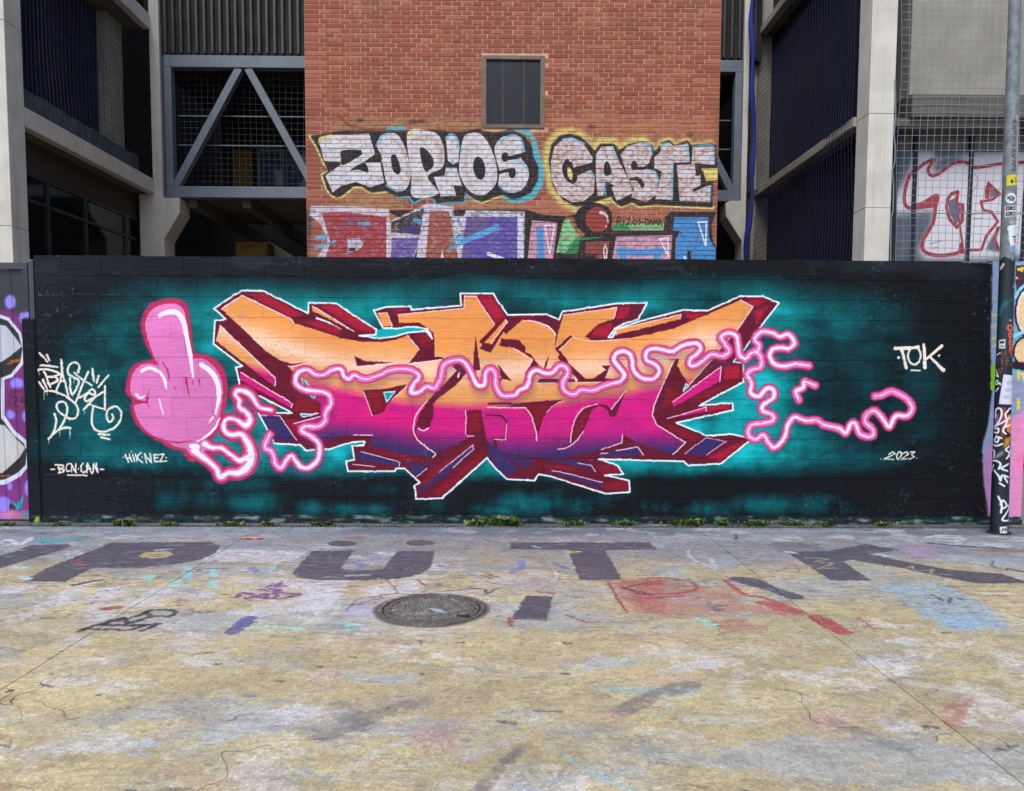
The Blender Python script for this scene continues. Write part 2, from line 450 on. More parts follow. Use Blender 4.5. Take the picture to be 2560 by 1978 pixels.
    P3([(-520, 245), (-510, 303), (-370, 298), (-272, 368), (-262, 420), (-262, 538), (-210, 538), (-100, 680), (-270, 830), (-370, 900), (-410, 1030), (-390, 1110), (-330, 1170), (-260, 1220), (18, 1085), (-42, 1085), (-30, 915), (65, 910), (80, 1000),
        (105, 1130), (165, 1195), (400, 1240), (640, 1245), (900, 1190), (1050, 1140), (1060, 1085), (1190, 1155), (1405, 1225), (1495, 1138), (1295, 1015), (1262, 950), (1270, 890), (1330, 750), (1415, 562), (1440, 610),
        (1520, 735), (1690, 545), (1850, 365), (1968, 188), (1880, 140), (1650, 240), (1400, 345), (1100, 408), (850, 425), (790, 398), (880, 310), (990, 275), (1015, 195), (640, 245), (600, 380), (580, 470), (582, 380),
        (570, 348), (440, 292), (350, 280), (240, 380), (160, 312), (28, 115), (-52, 115), (-57, 200)], face)
    P3([(1005, 385), (1012, 347), (1465, 240), (1455, 275)], ORANGE)
    P3([(1405, 855), (1745, 605), (1735, 708), (1410, 890)], MAG)
    P3([(1370, 970), (1640, 890), (1640, 920)], MAG)
    # dark cuts between the letters
    P2([(1085, 535), (1160, 568), (1260, 578), (1375, 578), (1240, 592), (1105, 608)], MAROON)
    P2([(1145, 775), (1300, 765), (1455, 738), (1330, 860), (1290, 930), (1210, 955)], MAROON)
    P2([(1160, 790), (1280, 780), (1290, 900), (1215, 935)], DCRIM, soft=3)
    L2([(1800, 600), (1850, 650), (1790, 720), (1680, 800), (1600, 880)], 44, MAROON)
    P2([(1830, 610), (1885, 650), (1640, 850), (1640, 960), (1610, 1040), (1560, 1055), (1530, 1020), (1540, 950), (1600, 860)], MAROON)
    L2([(1530, 1000), (1515, 1080), (1560, 1150), (1650, 1225)], 14, MAROON, curve=True)
    P3([(25, 390), (60, 630), (5, 635)], MAROON)
    P3([(50, 430), (165, 315), (240, 268), (258, 290), (215, 370), (130, 510), (50, 480), (68, 455)], MAROON)
    P3([(235, 275), (250, 292), (135, 445), (85, 440)], ORANGE)
    P3([(205, 410), (330, 420), (375, 470), (372, 505), (412, 522), (440, 560), (470, 600), (440, 607), (425, 560), (365, 512), (290, 475), (195, 465)], MAROON)
    P3([(425, 560), (470, 600), (430, 625), (360, 665), (400, 610)], MAROON)
    P3([(180, 592), (278, 708), (215, 690), (170, 752), (205, 680)], MAROON)
    P3([(538, 525), (525, 600), (496, 645), (515, 580)], MAROON)
    P3([(580, 485), (690, 386), (705, 405), (612, 490), (690, 595), (795, 692), (850, 690), (938, 632), (908, 600), (968, 600), (938, 690), (1010, 690), (1000, 712), (455, 718), (480, 690), (740, 698), (600, 545), (612, 520)], MAROON)
    P3([(1350, 555), (1450, 552), (1430, 620), (1500, 715), (1330, 750), (1410, 570)], MAROON)
    P3([(280, 865), (640, 838), (560, 890), (500, 960), (450, 1120), (430, 960), (375, 893), (110, 890), (275, 882)], MAROON)
    P3([(330, 880), (560, 865), (490, 950), (450, 1050), (430, 950)], DCRIM, soft=3, alpha=.7)
    L3([(120, 866), (275, 864)], 16, MAROON)
    P3([(1080, 775), (1000, 960), (965, 955), (945, 905), (890, 880), (840, 910), (800, 1010), (770, 1080), (720, 1140), (600, 1186), (690, 1140), (705, 1030), (745, 945), (800, 892), (880, 870), (945, 875), (970, 908)], MAROON)
    P3([(780, 930), (830, 900), (790, 1010), (720, 1120), (715, 1040)], DCRIM, soft=3, alpha=.8)
    L3([(105, 945), (205, 950), (240, 985), (240, 1085), (232, 1112), (155, 1108)], 12, MAROON)
    P3([(150, 1100), (172, 1118), (182, 1195), (160, 1190)], MAROON)
    # purple feet
    P2([(1105, 1200), (1140, 1205), (1405, 1280), (1400, 1312), (1100, 1265)], PURP)
    P2([(1465, 1290), (1600, 1300), (1590, 1332), (1520, 1388)], PURP)
    P2([(1535, 1490), (1700, 1330), (1920, 1158), (1920, 1192), (1730, 1370), (1545, 1502)], PURP)
    P3([(105, 1130), (200, 1200), (325, 1330), (250, 1372), (180, 1320), (120, 1220)], PURP, soft=1)
    P3([(190, 1205), (435, 1262), (375, 1322), (290, 1270)], PURP, soft=1)
    P3([(480, 1262), (720, 1262), (835, 1298), (865, 1342), (740, 1300)], PURP)
    P3([(520, 1330), (700, 1360), (915, 1420), (920, 1456), (600, 1362)], PURP)
    P3([(885, 1218), (1160, 1170), (1200, 1225), (900, 1240)], PURP)
    P3([(1490, 1218), (1640, 1105), (1778, 1130), (1640, 1226)], PURP)
    # windows of sky colour inside the lettering
    for zz, p in [(z2, [(1292, 790), (1370, 785), (1312, 860)]), (z2, [(705, 690), (745, 715), (775, 755), (730, 745)]), (z2, [(765, 800), (805, 810), (802, 835)]), (z2, [(705, 942), (832, 938), (722, 966)]),
                  (z3, [(1475, 780), (1500, 725), (1517, 745)]), (z3, [(958, 402), (990, 352), (984, 402)])]:
        cv.poly(zz(p), TEALB)
        cv.line(zz(p + p[:1]), 7 * u, CYANW)
    cv.poly(z2([(1245, 352), (1285, 340), (1380, 346), (1500, 330), (1590, 352), (1460, 366), (1370, 393), (1250, 408), (1180, 394), (1236, 388)]), C(0, 164, 178))
    cv.line(sil + sil[:1], 12 * u, CYANW, soft=1.2)
    # highlights along the faces
    for p, w in [([(150, 205), (295, 108), (640, 275), (655, 300)], 8), ([(140, 320), (530, 690), (525, 745)], 8), ([(285, 650), (650, 870), (645, 900)], 8), ([(560, 955), (680, 1130)], 7), ([(430, 950), (560, 955)], 5),
                 ([(788, 180), (1082, 362)], 8), ([(1460, 390), (1540, 490)], 8), ([(1105, 608), (1260, 600), (1390, 578)], 7), ([(620, 612), (780, 582)], 7), ([(660, 1010), (845, 960)], 8), ([(1080, 1090), (1212, 1092)], 7),
                 ([(1380, 608), (1700, 560)], 9), ([(1825, 655), (1815, 685)], 10), ([(1150, 785), (1212, 955)], 6), ([(1390, 245), (1855, 200), (1860, 115), (1940, 115), (2070, 310)], 7), ([(1250, 235), (1315, 230), (1350, 325)], 6),
                 ([(1125, 1205), (1405, 1280), (1400, 1310)], 6), ([(1075, 1297), (1228, 1312)], 6), ([(1520, 1386), (1595, 1325)], 6), ([(1680, 1352), (1920, 1160), (1920, 1190), (1780, 1320)], 6), ([(1870, 915), (1868, 1085), (1880, 1100), (1925, 1098)], 6), ([(1460, 745), (1350, 840)], 5)]:
        L2(p, w, PINKW)
    L2([(820, 268), (910, 300), (992, 345)], [16, 10, 2], CYANW)
    L2([(1590, 355), (1615, 375), (1632, 412)], [8, 20, 4], CYANW)
    L2([(1600, 850), (1525, 940), (1500, 1040), (1525, 1115), (1590, 1175), (1650, 1220), (1636, 1250)], 9, PINKW, curve=True)
    L2([(1535, 1045), (1570, 1060), (1605, 1045)], 8, PINKW, curve=True)
    for p, w in [([(1005, 385), (1012, 347), (1465, 240), (1455, 275)], 7), ([(1880, 140), (1968, 188), (1850, 365)], 7), ([(640, 245), (1015, 195), (990, 275)], 6), ([(235, 275), (250, 292), (135, 445)], 6), ([(610, 490), (700, 405)], 7),
                 ([(1415, 562), (1330, 750), (1270, 890), (1262, 950), (1295, 1015), (1495, 1138), (1405, 1225)], 8), ([(1690, 545), (1520, 735)], 7), ([(1405, 855), (1745, 605), (1735, 708)], 7), ([(1370, 970), (1640, 890), (1640, 920)], 6),
                 ([(110, 892), (375, 895)], 8), ([(1080, 775), (975, 905)], 7), ([(160, 1115), (235, 1118), (243, 1010)], 6), ([(1050, 1080), (1050, 1140), (905, 1185)], 7), ([(900, 1215), (950, 1208)], 7), ([(1010, 1196), (1160, 1170), (1200, 1225)], 7),
                 ([(740, 1282), (835, 1298), (865, 1342)], 6), ([(560, 1335), (700, 1362), (915, 1420)], 6), ([(1490, 1218), (1640, 1105), (1778, 1130), (1640, 1226)], 5), ([(455, 725), (1000, 714)], 5), ([(965, 610), (935, 690)], 5), ([(1330, 556), (1415, 562)], 6)]:
        L3(p, w, PINKW)
    L3([(350, 280), (440, 292), (540, 330), (580, 380), (572, 440)], [5, 10, 12, 8, 3], PINKW, curve=True)
    L3([(290, 478), (350, 520), (425, 556), (400, 600), (360, 662)], 7, PINKW)
    L3([(375, 895), (420, 960), (445, 1060), (452, 1120)], 8, PINKW, curve=True)
    L3([(880, 868), (790, 895), (735, 950), (700, 1040), (690, 1140)], 7, PINKW, curve=True)
    L3([(780, 1060), (730, 1130), (660, 1175), (600, 1186)], 7, PINKW, curve=True)
    L3([(640, 845), (580, 870), (520, 930)], 5, PINKW, curve=True)
    L3([(700, 405), (850, 428), (1100, 412)], 6, PINKW, curve=True)
    L3([(720, 690), (730, 705)], 16, C(244, 220, 220))

    # hand
    z5, v = Z(300, 720, .30242), .30242 / 248.5
    HO = [(45, 830), (70, 700), (130, 625), (262, 587), (245, 540), (190, 420), (170, 300), (195, 195), (270, 118), (400, 84), (500, 95), (560, 150), (580, 250), (600, 400), (618, 530), (720, 550), (815, 612), (872, 700),
          (892, 830), (880, 960), (850, 1080), (800, 1200), (720, 1300), (650, 1400), (600, 1440), (540, 1400), (510, 1350), (420, 1330), (330, 1275), (200, 1200), (112, 1095), (85, 1000), (90, 930), (60, 890)]
    HP = [(85, 830), (100, 725), (150, 655), (230, 625), (320, 640), (292, 590), (248, 480), (216, 380), (210, 290), (240, 205), (310, 150), (400, 130), (480, 140), (530, 190), (546, 280), (570, 420), (590, 572), (680, 582), (770, 642),
          (830, 735), (850, 840), (838, 980), (806, 1100), (740, 1195), (650, 1290), (600, 1390), (545, 1330), (450, 1310), (395, 1272), (250, 1206), (155, 1105), (120, 1010), (125, 968), (165, 962), (215, 945), (165, 930), (105, 895)]
    cv.poly(z5(HO), TROSE, curve=True, soft=1)
    # squiggle leaving the hand, all outlines first so the curves read as one band
    S1 = [(1250, 1010), (1150, 985), (1095, 905), (1040, 858), (970, 850), (955, 890), (988, 930), (985, 985), (1050, 1035), (1075, 1090), (1040, 1140), (970, 1095), (900, 1080), (858, 1120), (862, 1180), (920, 1215), (1000, 1212), (1055, 1275),
          (1085, 1385), (1055, 1475), (980, 1530), (900, 1530), (830, 1562), (800, 1500), (745, 1445), (690, 1400), (610, 1345)]
    W1 = [30, 26, 40, 44, 40, 32, 32, 32, 40, 52, 52, 34, 30, 34, 38, 44, 52, 62, 78, 82, 62, 50, 52, 46, 46, 56, 70]
    S2 = [(700, 1290), (760, 1322), (840, 1325), (920, 1385), (990, 1425), (1060, 1400)]
    W2 = [62, 42, 34, 34, 44, 60]
    A = np.array
    for add, col in ((66, TROSE), (18, TPINK)):
        cv.line(z5(S1), (A(W1) + add) * v, col, curve=True)
        cv.line(z5(S2), (A(W2) + add) * v, col, curve=True)
    def skin(x0, y0, x1, y1):
        gx, gy = GX[y0:y1, x0:x1], GY[y0:y1, x0:x1]
        sh = np.clip(((gx - 430) + (gy - 950) * .8) / 420 + (n1[y0:y1, x0:x1] - .5) * .9, -.6, .6)
        return (TPINK * (1.02 - .11 * sh)[..., None] + (n2[y0:y1, x0:x1] - .5)[..., None] * .05).astype(np.float32)
    cv.poly(z5(HP), skin, curve=True)
    cv.line(z5([(600, 1330), (640, 1360), (700, 1300)]), [90 * v, 80 * v, 60 * v], TPINK)
    cv.line(z5(S1), A(W1) * .66 * v, TWHITE, curve=True)
    cv.line(z5(S2), A(W2) * .66 * v, TWHITE, curve=True)
    cv.line(z5([(590, 1305), (640, 1310), (630, 1350)]), 40 * v, TWHITE)
    for p, w in [([(330, 228), (400, 200), (475, 208), (525, 280), (552, 410), (578, 540), (605, 740)], [36, 42, 46, 44, 36, 34, 16]), ([(180, 685), (250, 662), (330, 700), (372, 770), (380, 835)], [26, 28, 26, 26, 16]),
                 ([(672, 635), (750, 690), (803, 780), (818, 900), (790, 1040)], [38, 44, 40, 34, 14]), ([(135, 880), (168, 910), (205, 890)], [22, 20, 10]), ([(325, 915), (340, 985), (362, 1050)], [10, 12, 4]), ([(762, 1072), (735, 1116)], [18, 6]),
                 ([(825, 1075), (790, 1150), (720, 1222), (640, 1265)], [10, 20, 22, 10])]:
        cv.line(z5(p), A(w) * v, TWHITE, curve=True)
    for p, w in [([(545, 750), (560, 830), (578, 905)], [18, 16, 4]), ([(445, 815), (465, 845)], [12, 4]), ([(600, 770), (603, 805)], [8, 5]), ([(655, 758), (662, 822)], [12, 4]), ([(238, 850), (222, 920), (240, 1000)], [6, 12, 4]),
                 ([(350, 615), (398, 690), (405, 770)], [8, 14, 6]), ([(380, 1262), (480, 1278), (600, 1262)], [6, 16, 5]), ([(150, 940), (215, 945), (240, 900)], [20, 14, 6])]:
        cv.line(z5(p), A(w) * v, C(170, 40, 92), curve=True)

    # glowing cord through the lettering
    z4, w4 = Z(1800, 700, .40318), .40318 / 248.5
    t1 = z2([(490, 1085), (455, 1175), (508, 1210), (530, 1290), (570, 1322), (612, 1260), (650, 1238), (700, 1308), (765, 1320), (830, 1260), (838, 1160), (780, 1100), (715, 1062), (740, 1030), (830, 1030), (880, 990), (885, 930), (922, 868), (900, 802),
             (830, 782), (735, 772), (672, 722), (690, 652), (755, 632), (812, 665), (870, 668), (930, 632), (990, 628), (1012, 680), (1050, 694), (1085, 668), (1150, 698), (1230, 682), (1350, 632), (1480, 632), (1540, 680), (1500, 738), (1482, 790),
             (1540, 790), (1590, 752), (1650, 760), (1692, 690), (1712, 602), (1780, 566), (1850, 570), (1900, 640), (1945, 735), (1998, 738), (2008, 655)]) + \
        z3([(130, 622), (162, 655), (168, 742), (212, 808), (298, 806), (330, 772), (388, 742), (408, 662), (450, 632), (505, 652), (562, 650), (610, 602), (658, 612), (668, 660), (632, 722), (652, 780), (718, 800), (762, 770), (850, 772), (950, 732), (1040, 710), (1068, 660),
            (1030, 610), (992, 560), (1010, 515), (1070, 500), (1118, 540), (1132, 630), (1190, 688), (1278, 688), (1310, 632), (1280, 590), (1222, 560), (1222, 502), (1290, 480), (1400, 500), (1470, 462), (1568, 442), (1600, 480), (1572, 520), (1532, 550), (1522, 592),
            (1562, 600), (1622, 560), (1680, 520), (1750, 535), (1800, 500), (1772, 450), (1742, 402), (1790, 372), (1848, 390), (1862, 450), (1872, 520), (1905, 553)]) + z4([(160, 490), (192, 455), (235, 440), (240, 400), (215, 368), (258, 322), (330, 330), (372, 352), (425, 338), (462, 388), (425, 425), (385, 420), (330, 430), (308, 470), (340, 522), (400, 535), (470, 522), (552, 532)])
    t2 = z4([(215, 440), (255, 480), (250, 540), (192, 560), (168, 592), (196, 640), (190, 700), (240, 722), (290, 672), (330, 682), (330, 732), (270, 770), (262, 812), (320, 832), (330, 870), (260, 890), (192, 902), (176, 960), (220, 990), (270, 962), (302, 1012), (340, 1040), (398, 980),
             (420, 900), (462, 852), (530, 872), (600, 870), (650, 900), (740, 920), (780, 950), (812, 892), (840, 892), (872, 958), (940, 970), (950, 930), (900, 880), (912, 832), (960, 812), (1010, 862), (1050, 912), (1090, 842), (1160, 845), (1192, 790), (1150, 730), (1062, 692), (1000, 716), (960, 722)])
    t3 = z4([(590, 655), (525, 630), (515, 668), (470, 690), (490, 745)])
    for t in (t1,):
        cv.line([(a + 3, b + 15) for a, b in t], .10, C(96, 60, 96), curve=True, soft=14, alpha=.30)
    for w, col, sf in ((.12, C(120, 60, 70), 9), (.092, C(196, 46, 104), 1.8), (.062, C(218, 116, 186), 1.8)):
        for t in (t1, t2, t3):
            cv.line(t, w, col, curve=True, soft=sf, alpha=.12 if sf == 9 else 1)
    wob = NR.uniform(.008, .032, 60)
    for t in (t1, t2, t3):
        cv.line(t, wob[:max(6, len(t) // 3)], TWHITE, curve=True, soft=1.4)

    # tags
    z6, w6 = Z(80, 860, .14815), .14815 / 248.5
    CRM = C(238, 226, 218)
    for p in [[(130, 165), (260, 300)], [(250, 185), (305, 280)], [(140, 355), (430, 390)], [(200, 470), (255, 600), (310, 730)], [(490, 270), (510, 500), (570, 700), (620, 920)], [(510, 480), (470, 640), (410, 780)], [(500, 625), (555, 628)],
              [(950, 470), (870, 640), (740, 980)], [(720, 490), (870, 620), (1010, 700)], [(1230, 720), (1230, 1110), (960, 1020)], [(1020, 420), (1050, 630)], [(1125, 540), (1090, 660)], [(1290, 530), (1120, 730)], [(1125, 1520), (1300, 1535)],
              [(1165, 1575), (1310, 1610)], [(105, 640), (200, 760)], [(180, 600), (250, 750)], [(380, 1180), (412, 1290), (390, 1420), (350, 1520)]]:
        cv.line(z6(p), [38 * w6, 32 * w6], CRM)
    for p in [[(100, 450), (130, 430), (250, 430), (380, 462), (470, 505), (360, 550), (240, 560)], [(240, 555), (380, 560), (430, 600), (400, 640), (290, 690)], [(780, 480), (802, 400), (770, 335), (715, 312), (640, 350), (602, 430), (622, 510), (720, 572), (790, 622), (768, 720), (685, 850), (652, 780), (640, 570)],
              [(230, 800), (340, 795), (480, 840), (620, 920), (740, 1020), (780, 1130), (740, 1240), (660, 1262), (560, 1220), (450, 1130), (415, 1050), (450, 980), (530, 970), (590, 1040), (590, 1160), (530, 1320), (460, 1430), (370, 1510), (280, 1600)],
              [(450, 1450), (560, 1410), (650, 1420)], [(780, 910), (900, 860), (960, 825), (1050, 870), (1060, 800), (1000, 765), (930, 850), (888, 920), (920, 968), (1010, 920)], [(1200, 810), (1080, 890), (960, 1010), (880, 1110)],
              [(1030, 1060), (1010, 1250), (1022, 1380), (1100, 1462), (1230, 1480), (1370, 1430), (1480, 1310), (1512, 1180), (1460, 1080), (1380, 1055), (1290, 1110), (1255, 1210), (1290, 1310), (1350, 1300), (1372, 1240), (1350, 1190)]]:
        cv.line(z6(p), 36 * w6, CRM, curve=True)
    for p in [[(205, 760), (205, 935)], [(640, 1430), (638, 1605)], [(470, 1490), (470, 1560)], [(285, 1600), (290, 1690)], [(890, 1110), (885, 1190)], [(120, 450), (125, 530)], [(710, 580), (712, 670)], [(675, 850), (675, 900)], [(255, 760), (255, 870)], [(425, 800), (428, 870)]]:
        cv.line(z6(p), [18 * w6, 8 * w6], CRM, alpha=.85)
    z7, w7 = Z(90, 1110, .16026), .16026 / 248.5
    for p in [[(230, 398), (290, 395)], [(300, 325), (360, 320), (425, 335), (425, 365), (370, 385), (440, 402), (430, 435), (350, 455)], [(345, 330), (372, 445)], [(535, 305), (490, 312), (468, 370), (480, 430), (530, 420)], [(562, 440), (548, 310), (630, 450), (620, 310)],
              [(735, 310), (700, 340), (710, 420), (750, 450), (772, 420)], [(795, 440), (802, 300), (880, 460)], [(800, 390), (850, 385)], [(892, 440), (898, 310), (965, 445), (940, 300)], [(1005, 398), (1055, 396)], [(485, 487), (795, 487)], [(665, 390)],
              [(1395, 165), (1435, 285)], [(1450, 155), (1490, 275)], [(1415, 230), (1475, 215)], [(1515, 170), (1535, 275)], [(1490, 122)], [(1560, 160), (1580, 275)], [(1635, 140), (1570, 215), (1670, 290)], [(1662, 215)], [(1370, 215)],
              [(1725, 295), (1695, 155), (1800, 290), (1780, 150)], [(1900, 165), (1840, 170), (1855, 285), (1920, 280)], [(1845, 225), (1900, 218)], [(1900, 165), (1990, 160), (1935, 275), (2035, 268)], [(2022, 212)]]:
        cv.line(z7(p), 24 * w7, CRM)
    t = np.linspace(0, 2 * math.pi, 16)
    for p, w in [([(1085, 425), (1230, 418)], 20), ([(1125, 430), (1155, 545)], 20), ([(1185, 560), (1240, 562)], 10), ([(1265, 400), (1272, 545)], 20), ([(1375, 410), (1280, 490)], [22, 14]), ([(1300, 475), (1385, 560)], [14, 24]), ([(1107, 482)], 18), ([(1358, 470)], 16),
                 ([(1205 + 40 * math.cos(a), 470 + 55 * math.sin(a)) for a in t], 13)]:
        cv.line(z4(p), np.asarray(w) * w4, CRM)
    for p in [[(1000, 1110)], [(1222, 1105)], [(1045, 1082), (1072, 1066), (1086, 1078), (1018, 1110), (1078, 1113)], [(1110 + 13 * math.cos(a) - 5 * math.sin(a), 1088 + 23 * math.sin(a)) for a in t], [(1132, 1076), (1158, 1066), (1165, 1078), (1124, 1112), (1168, 1110)],
              [(1180, 1068), (1207, 1066), (1188, 1084), (1205, 1095), (1175, 1113)]]:
        cv.line(z4(p), 8 * w4, CRM)
    dx = ((noise(H, W, 9, 9, 2, .6, rs) - .5) * 2.2).round().astype(int)
    dy = ((noise(H, W, 9, 9, 2, .6, rs) - .5) * 2.2).round().astype(int)
    yy, xx = np.mgrid[0:H, 0:W]
    cv.c[:] = cv.c[np.clip(yy + dy, 0, H - 1), np.clip(xx + dx, 0, W - 1)]
    # thin runs and mud splash low on the wall
    rr = random.Random(12)
    for i in range(70):
        px_, py_ = rr.uniform(110, 2470), rr.uniform(1190, 1285)
        cv.line([(px_, py_), (px_ + rr.uniform(-1, 1), py_ + rr.uniform(6, 34))], [.006, .003], C(90, 104, 112) if rr.random() < .4 else C(14, 18, 24), alpha=rr.uniform(.2, .5))
    sp = np.clip((noise(H, W, 3, 3, 2, .5, rs) - .66) * 10, 0, 1) * np.clip((GY - 1240) / 60, 0, 1) * .3
    cv.c += (C(112, 108, 98) - cv.c) * sp[..., None]
    # overspray mist that strays past the edges
    ms = (rs.rand(H, W) > .985).astype(np.float32)
    ms = blur(ms, 1) * 2.2 * np.clip((noise(H, W, 40, 60, 3, .5, rs) - .5) * 4, 0, 1)
    cv.c += (C(90, 140, 150) - cv.c) * np.clip(ms, 0, .35)[..., None]
    # paint sits unevenly on the trowelled blocks
    cv.c *= (0.97 + 0.06 * noise(H, W, 3, 16, 2, .6, rs))[..., None]
    pin = rs.rand(H, W) > 0.99992
    for yy, xx in zip(*np.nonzero(pin)):
        cv.c[yy:yy + 2, xx:xx + 1 + rs.randint(2)] *= 0.6
    return cv

def paint_brick():
    cv = Canvas(-3.45, 3.55, 2.9, 7.0, 170, lambda p: on_y(p, BRICK_Y))
    rs = np.random.RandomState(8)
    za, zb = Z(740, 280, .26557), Z(1280, 280, .26557)
    m = .26557 / 163.0
    BK, WH, YL, CYN = C(24, 25, 32), C(214, 212, 220), C(222, 208, 122), C(70, 178, 200)
    PA = lambda p, col, **k: cv.poly(za(p), col, **k)
    PB = lambda p, col, **k: cv.poly(zb(p), col, **k)
    LA = lambda p, w, col, **k: cv.line(za(p), np.asarray(w) * m, col, **k)
    LB = lambda p, w, col, **k: cv.line(zb(p), np.asarray(w) * m, col, **k)
    # buffed beige patches over old paint
    for p in [[(330, 90), (1000, 60), (1740, 80), (1740, 170), (330, 170)], [(420, 760), (900, 780), (1060, 900), (900, 1000), (430, 870)], [(1600, 780), (2100, 830), (2183, 900), (1500, 920)]]:
        PA(p, C(178, 138, 96), soft=7, alpha=.7, rough=.9)
    for p in [[(320, 40), (1900, 40), (1900, 260), (1000, 250), (640, 180), (320, 180)], [(0, 840), (500, 860), (640, 960), (500, 1060), (0, 930)], [(900, 860), (1500, 880), (1430, 1010), (960, 1010)]]:
        PB(p, C(190, 128, 92), soft=7, alpha=.55, rough=.9)
    for c, rx, ry in [((600, 80), 10, 5), ((1110, 95), 12, 5), ((1180, 90), 10, 4)]:
        cv.ell(za([c])[0], rx, ry, C(40, 36, 34), soft=2, alpha=.8)
    for c in [(750, 140), (1680, 215)]:
        cv.ell(zb([c])[0], 10, 5, C(70, 62, 44), soft=2, alpha=.8)
    LA([(410, 40), (500, 130), (680, 165), (900, 160)], 26, C(120, 62, 40), soft=3, alpha=.7)
    # first name
    bl = [(135, 225), (450, 172), (700, 180), (1000, 178), (1300, 170), (1520, 190), (1720, 160), (1880, 195), (2020, 155), (2083, 190), (2163, 230), (2223, 330), (2233, 420), (2283, 520), (2278, 640), (2213, 760), (2113, 810), (2033, 825), (1950, 780), (1850, 810),
          (1750, 850), (1680, 820), (1590, 755), (1580, 845), (1400, 850), (1330, 862), (1290, 810), (1200, 800), (1110, 850), (1070, 790), (960, 800), (850, 745), (720, 762), (680, 745), (620, 702), (540, 702), (430, 792), (385, 808), (330, 775), (290, 720), (250, 595), (330, 545), (270, 490), (200, 330)]
    LA(bl[20:28] + bl[28:31], 34, CYN, soft=2, rough=.4)
    LA(bl[11:19], 60, CYN, soft=3, rough=.3)
    LA([(2160, 170), (2240, 260), (2270, 380), (2320, 520), (2310, 680), (2230, 800), (2100, 840)], 34, CYN, soft=2, rough=.3)
    LA(bl[31:] + bl[:1], 36, YL, soft=2, rough=.3)
    LA(bl[18:22], 30, YL, soft=2, rough=.4)
    LA([(880, 165), (1000, 160)], 60, CYN, soft=3, alpha=.7)
    LA([(2000, 165), (2100, 150), (2180, 190)], 60, CYN, soft=3, alpha=.8)
    PA(bl, BK, soft=1, rough=.12)
    for p in [[(210, 245), (330, 215), (690, 205), (745, 395), (640, 475), (795, 470), (830, 668), (700, 710), (560, 660), (420, 700), (345, 760), (275, 600), (430, 490), (265, 465)],
              [(850, 202), (950, 210), (1020, 320), (1060, 450), (1080, 600), (1040, 720), (960, 745), (860, 690), (812, 480), (760, 440), (805, 420), (757, 310), (800, 230)],
              [(1050, 195), (1250, 180), (1350, 230), (1395, 370), (1380, 520), (1240, 610), (1340, 770), (1100, 800), (1085, 600)],
              [(1410, 230), (1450, 205), (1510, 230), (1540, 330), (1530, 470), (1480, 495), (1430, 460)], [(1410, 525), (1510, 525), (1565, 700), (1480, 690), (1510, 790), (1360, 795), (1295, 610), (1400, 600)],
              [(1570, 260), (1640, 200), (1740, 210), (1830, 330), (1890, 520), (1880, 680), (1760, 785), (1640, 750), (1560, 640), (1535, 520)],
              [(1870, 330), (1930, 245), (2030, 215), (2110, 240), (2155, 385), (2120, 430), (2180, 520), (2190, 620), (2140, 720), (2050, 760), (1960, 740), (1905, 680), (1915, 560), (1880, 430)]]:
        PA(p, WH, curve=len(p) > 8 and p[0][0] > 300, soft=0, rough=.16)
    for p, w in [([(890, 240), (1000, 350), (1050, 520), (1060, 660)], 26), ([(1110, 260), (1280, 240), (1370, 380), (1350, 500)], 40), ([(1620, 300), (1590, 480), (1640, 680)], 26), ([(1930, 300), (2050, 260)], 30), ([(600, 260), (440, 250)], 30), ([(1110, 640), (1180, 640)], 50)]:
        LA(p, w, C(186, 150, 132), curve=True, soft=6, alpha=.55, rough=.8)
    for p, w in [([(760, 320), (800, 235), (860, 205)], 22), ([(1415, 250), (1460, 210), (1515, 250), (1530, 330)], 26), ([(1415, 530), (1510, 530)], 18), ([(1900, 280), (2030, 220), (2120, 260), (2150, 380)], 22), ([(1910, 690), (1970, 745), (2060, 755)], 18), ([(2180, 540), (2080, 440), (2060, 470)], 16), ([(850, 690), (950, 750)], 20)]:
        LA(p, w, C(116, 186, 214), curve=True, soft=2, alpha=.9, rough=.4)
    LA([(225, 290), (240, 250), (320, 225)], 40, C(220, 214, 130), soft=5, alpha=.7)
    LA([(1060, 215), (1100, 200)], 40, C(220, 214, 130), soft=5, alpha=.7)
    for p in [[(430, 365), (590, 358), (622, 385), (600, 415), (440, 500), (425, 440)], [(510, 550), (640, 478), (682, 568), (590, 545)], [(895, 420), (940, 410), (985, 540), (960, 588), (910, 545)], [(1165, 350), (1220, 350), (1290, 440), (1285, 520), (1210, 550)]]:
        PA(p, BK, curve=True)
    PA([(265, 462), (430, 472), (300, 560)], BK)
    PA([(640, 472), (745, 398), (815, 440), (795, 475)], BK)
    cv.ell(za([(1725, 530)])[0], 15, 29, BK, rot=-.15)
    cv.ell(za([(1968, 425)])[0], 9, 12, BK)
    LA([(1975, 440), (2060, 425), (2160, 395)], 36, BK, curve=True)
    LA([(1915, 570), (1990, 550), (2050, 545)], 30, BK, curve=True)
    cv.ell(za([(2035, 575)])[0], 9, 13, BK)
    # second name
    bg = [(345, 450), (370, 310), (450, 222), (540, 205), (640, 230), (740, 320), (780, 370), (830, 300), (960, 300), (1010, 360), (1100, 300), (1230, 280), (1320, 310), (1340, 372), (1380, 335), (1400, 290), (1480, 265), (1530, 312), (1650, 268), (1690, 312), (1880, 295), (1920, 312), (1942, 520),
          (1905, 530), (1800, 540), (1830, 660), (1895, 650), (1890, 830), (1890, 900), (1580, 885), (1350, 872), (1200, 888), (1130, 852), (1030, 890), (980, 862), (930, 800), (800, 840), (720, 880), (600, 892), (480, 830), (385, 700)]
    LB(bg[-6:] + bg[:12], 110, YL, soft=12, alpha=.85, rough=.45)
    LB(bg[11:21], 60, YL, soft=6, alpha=.7, rough=.5)
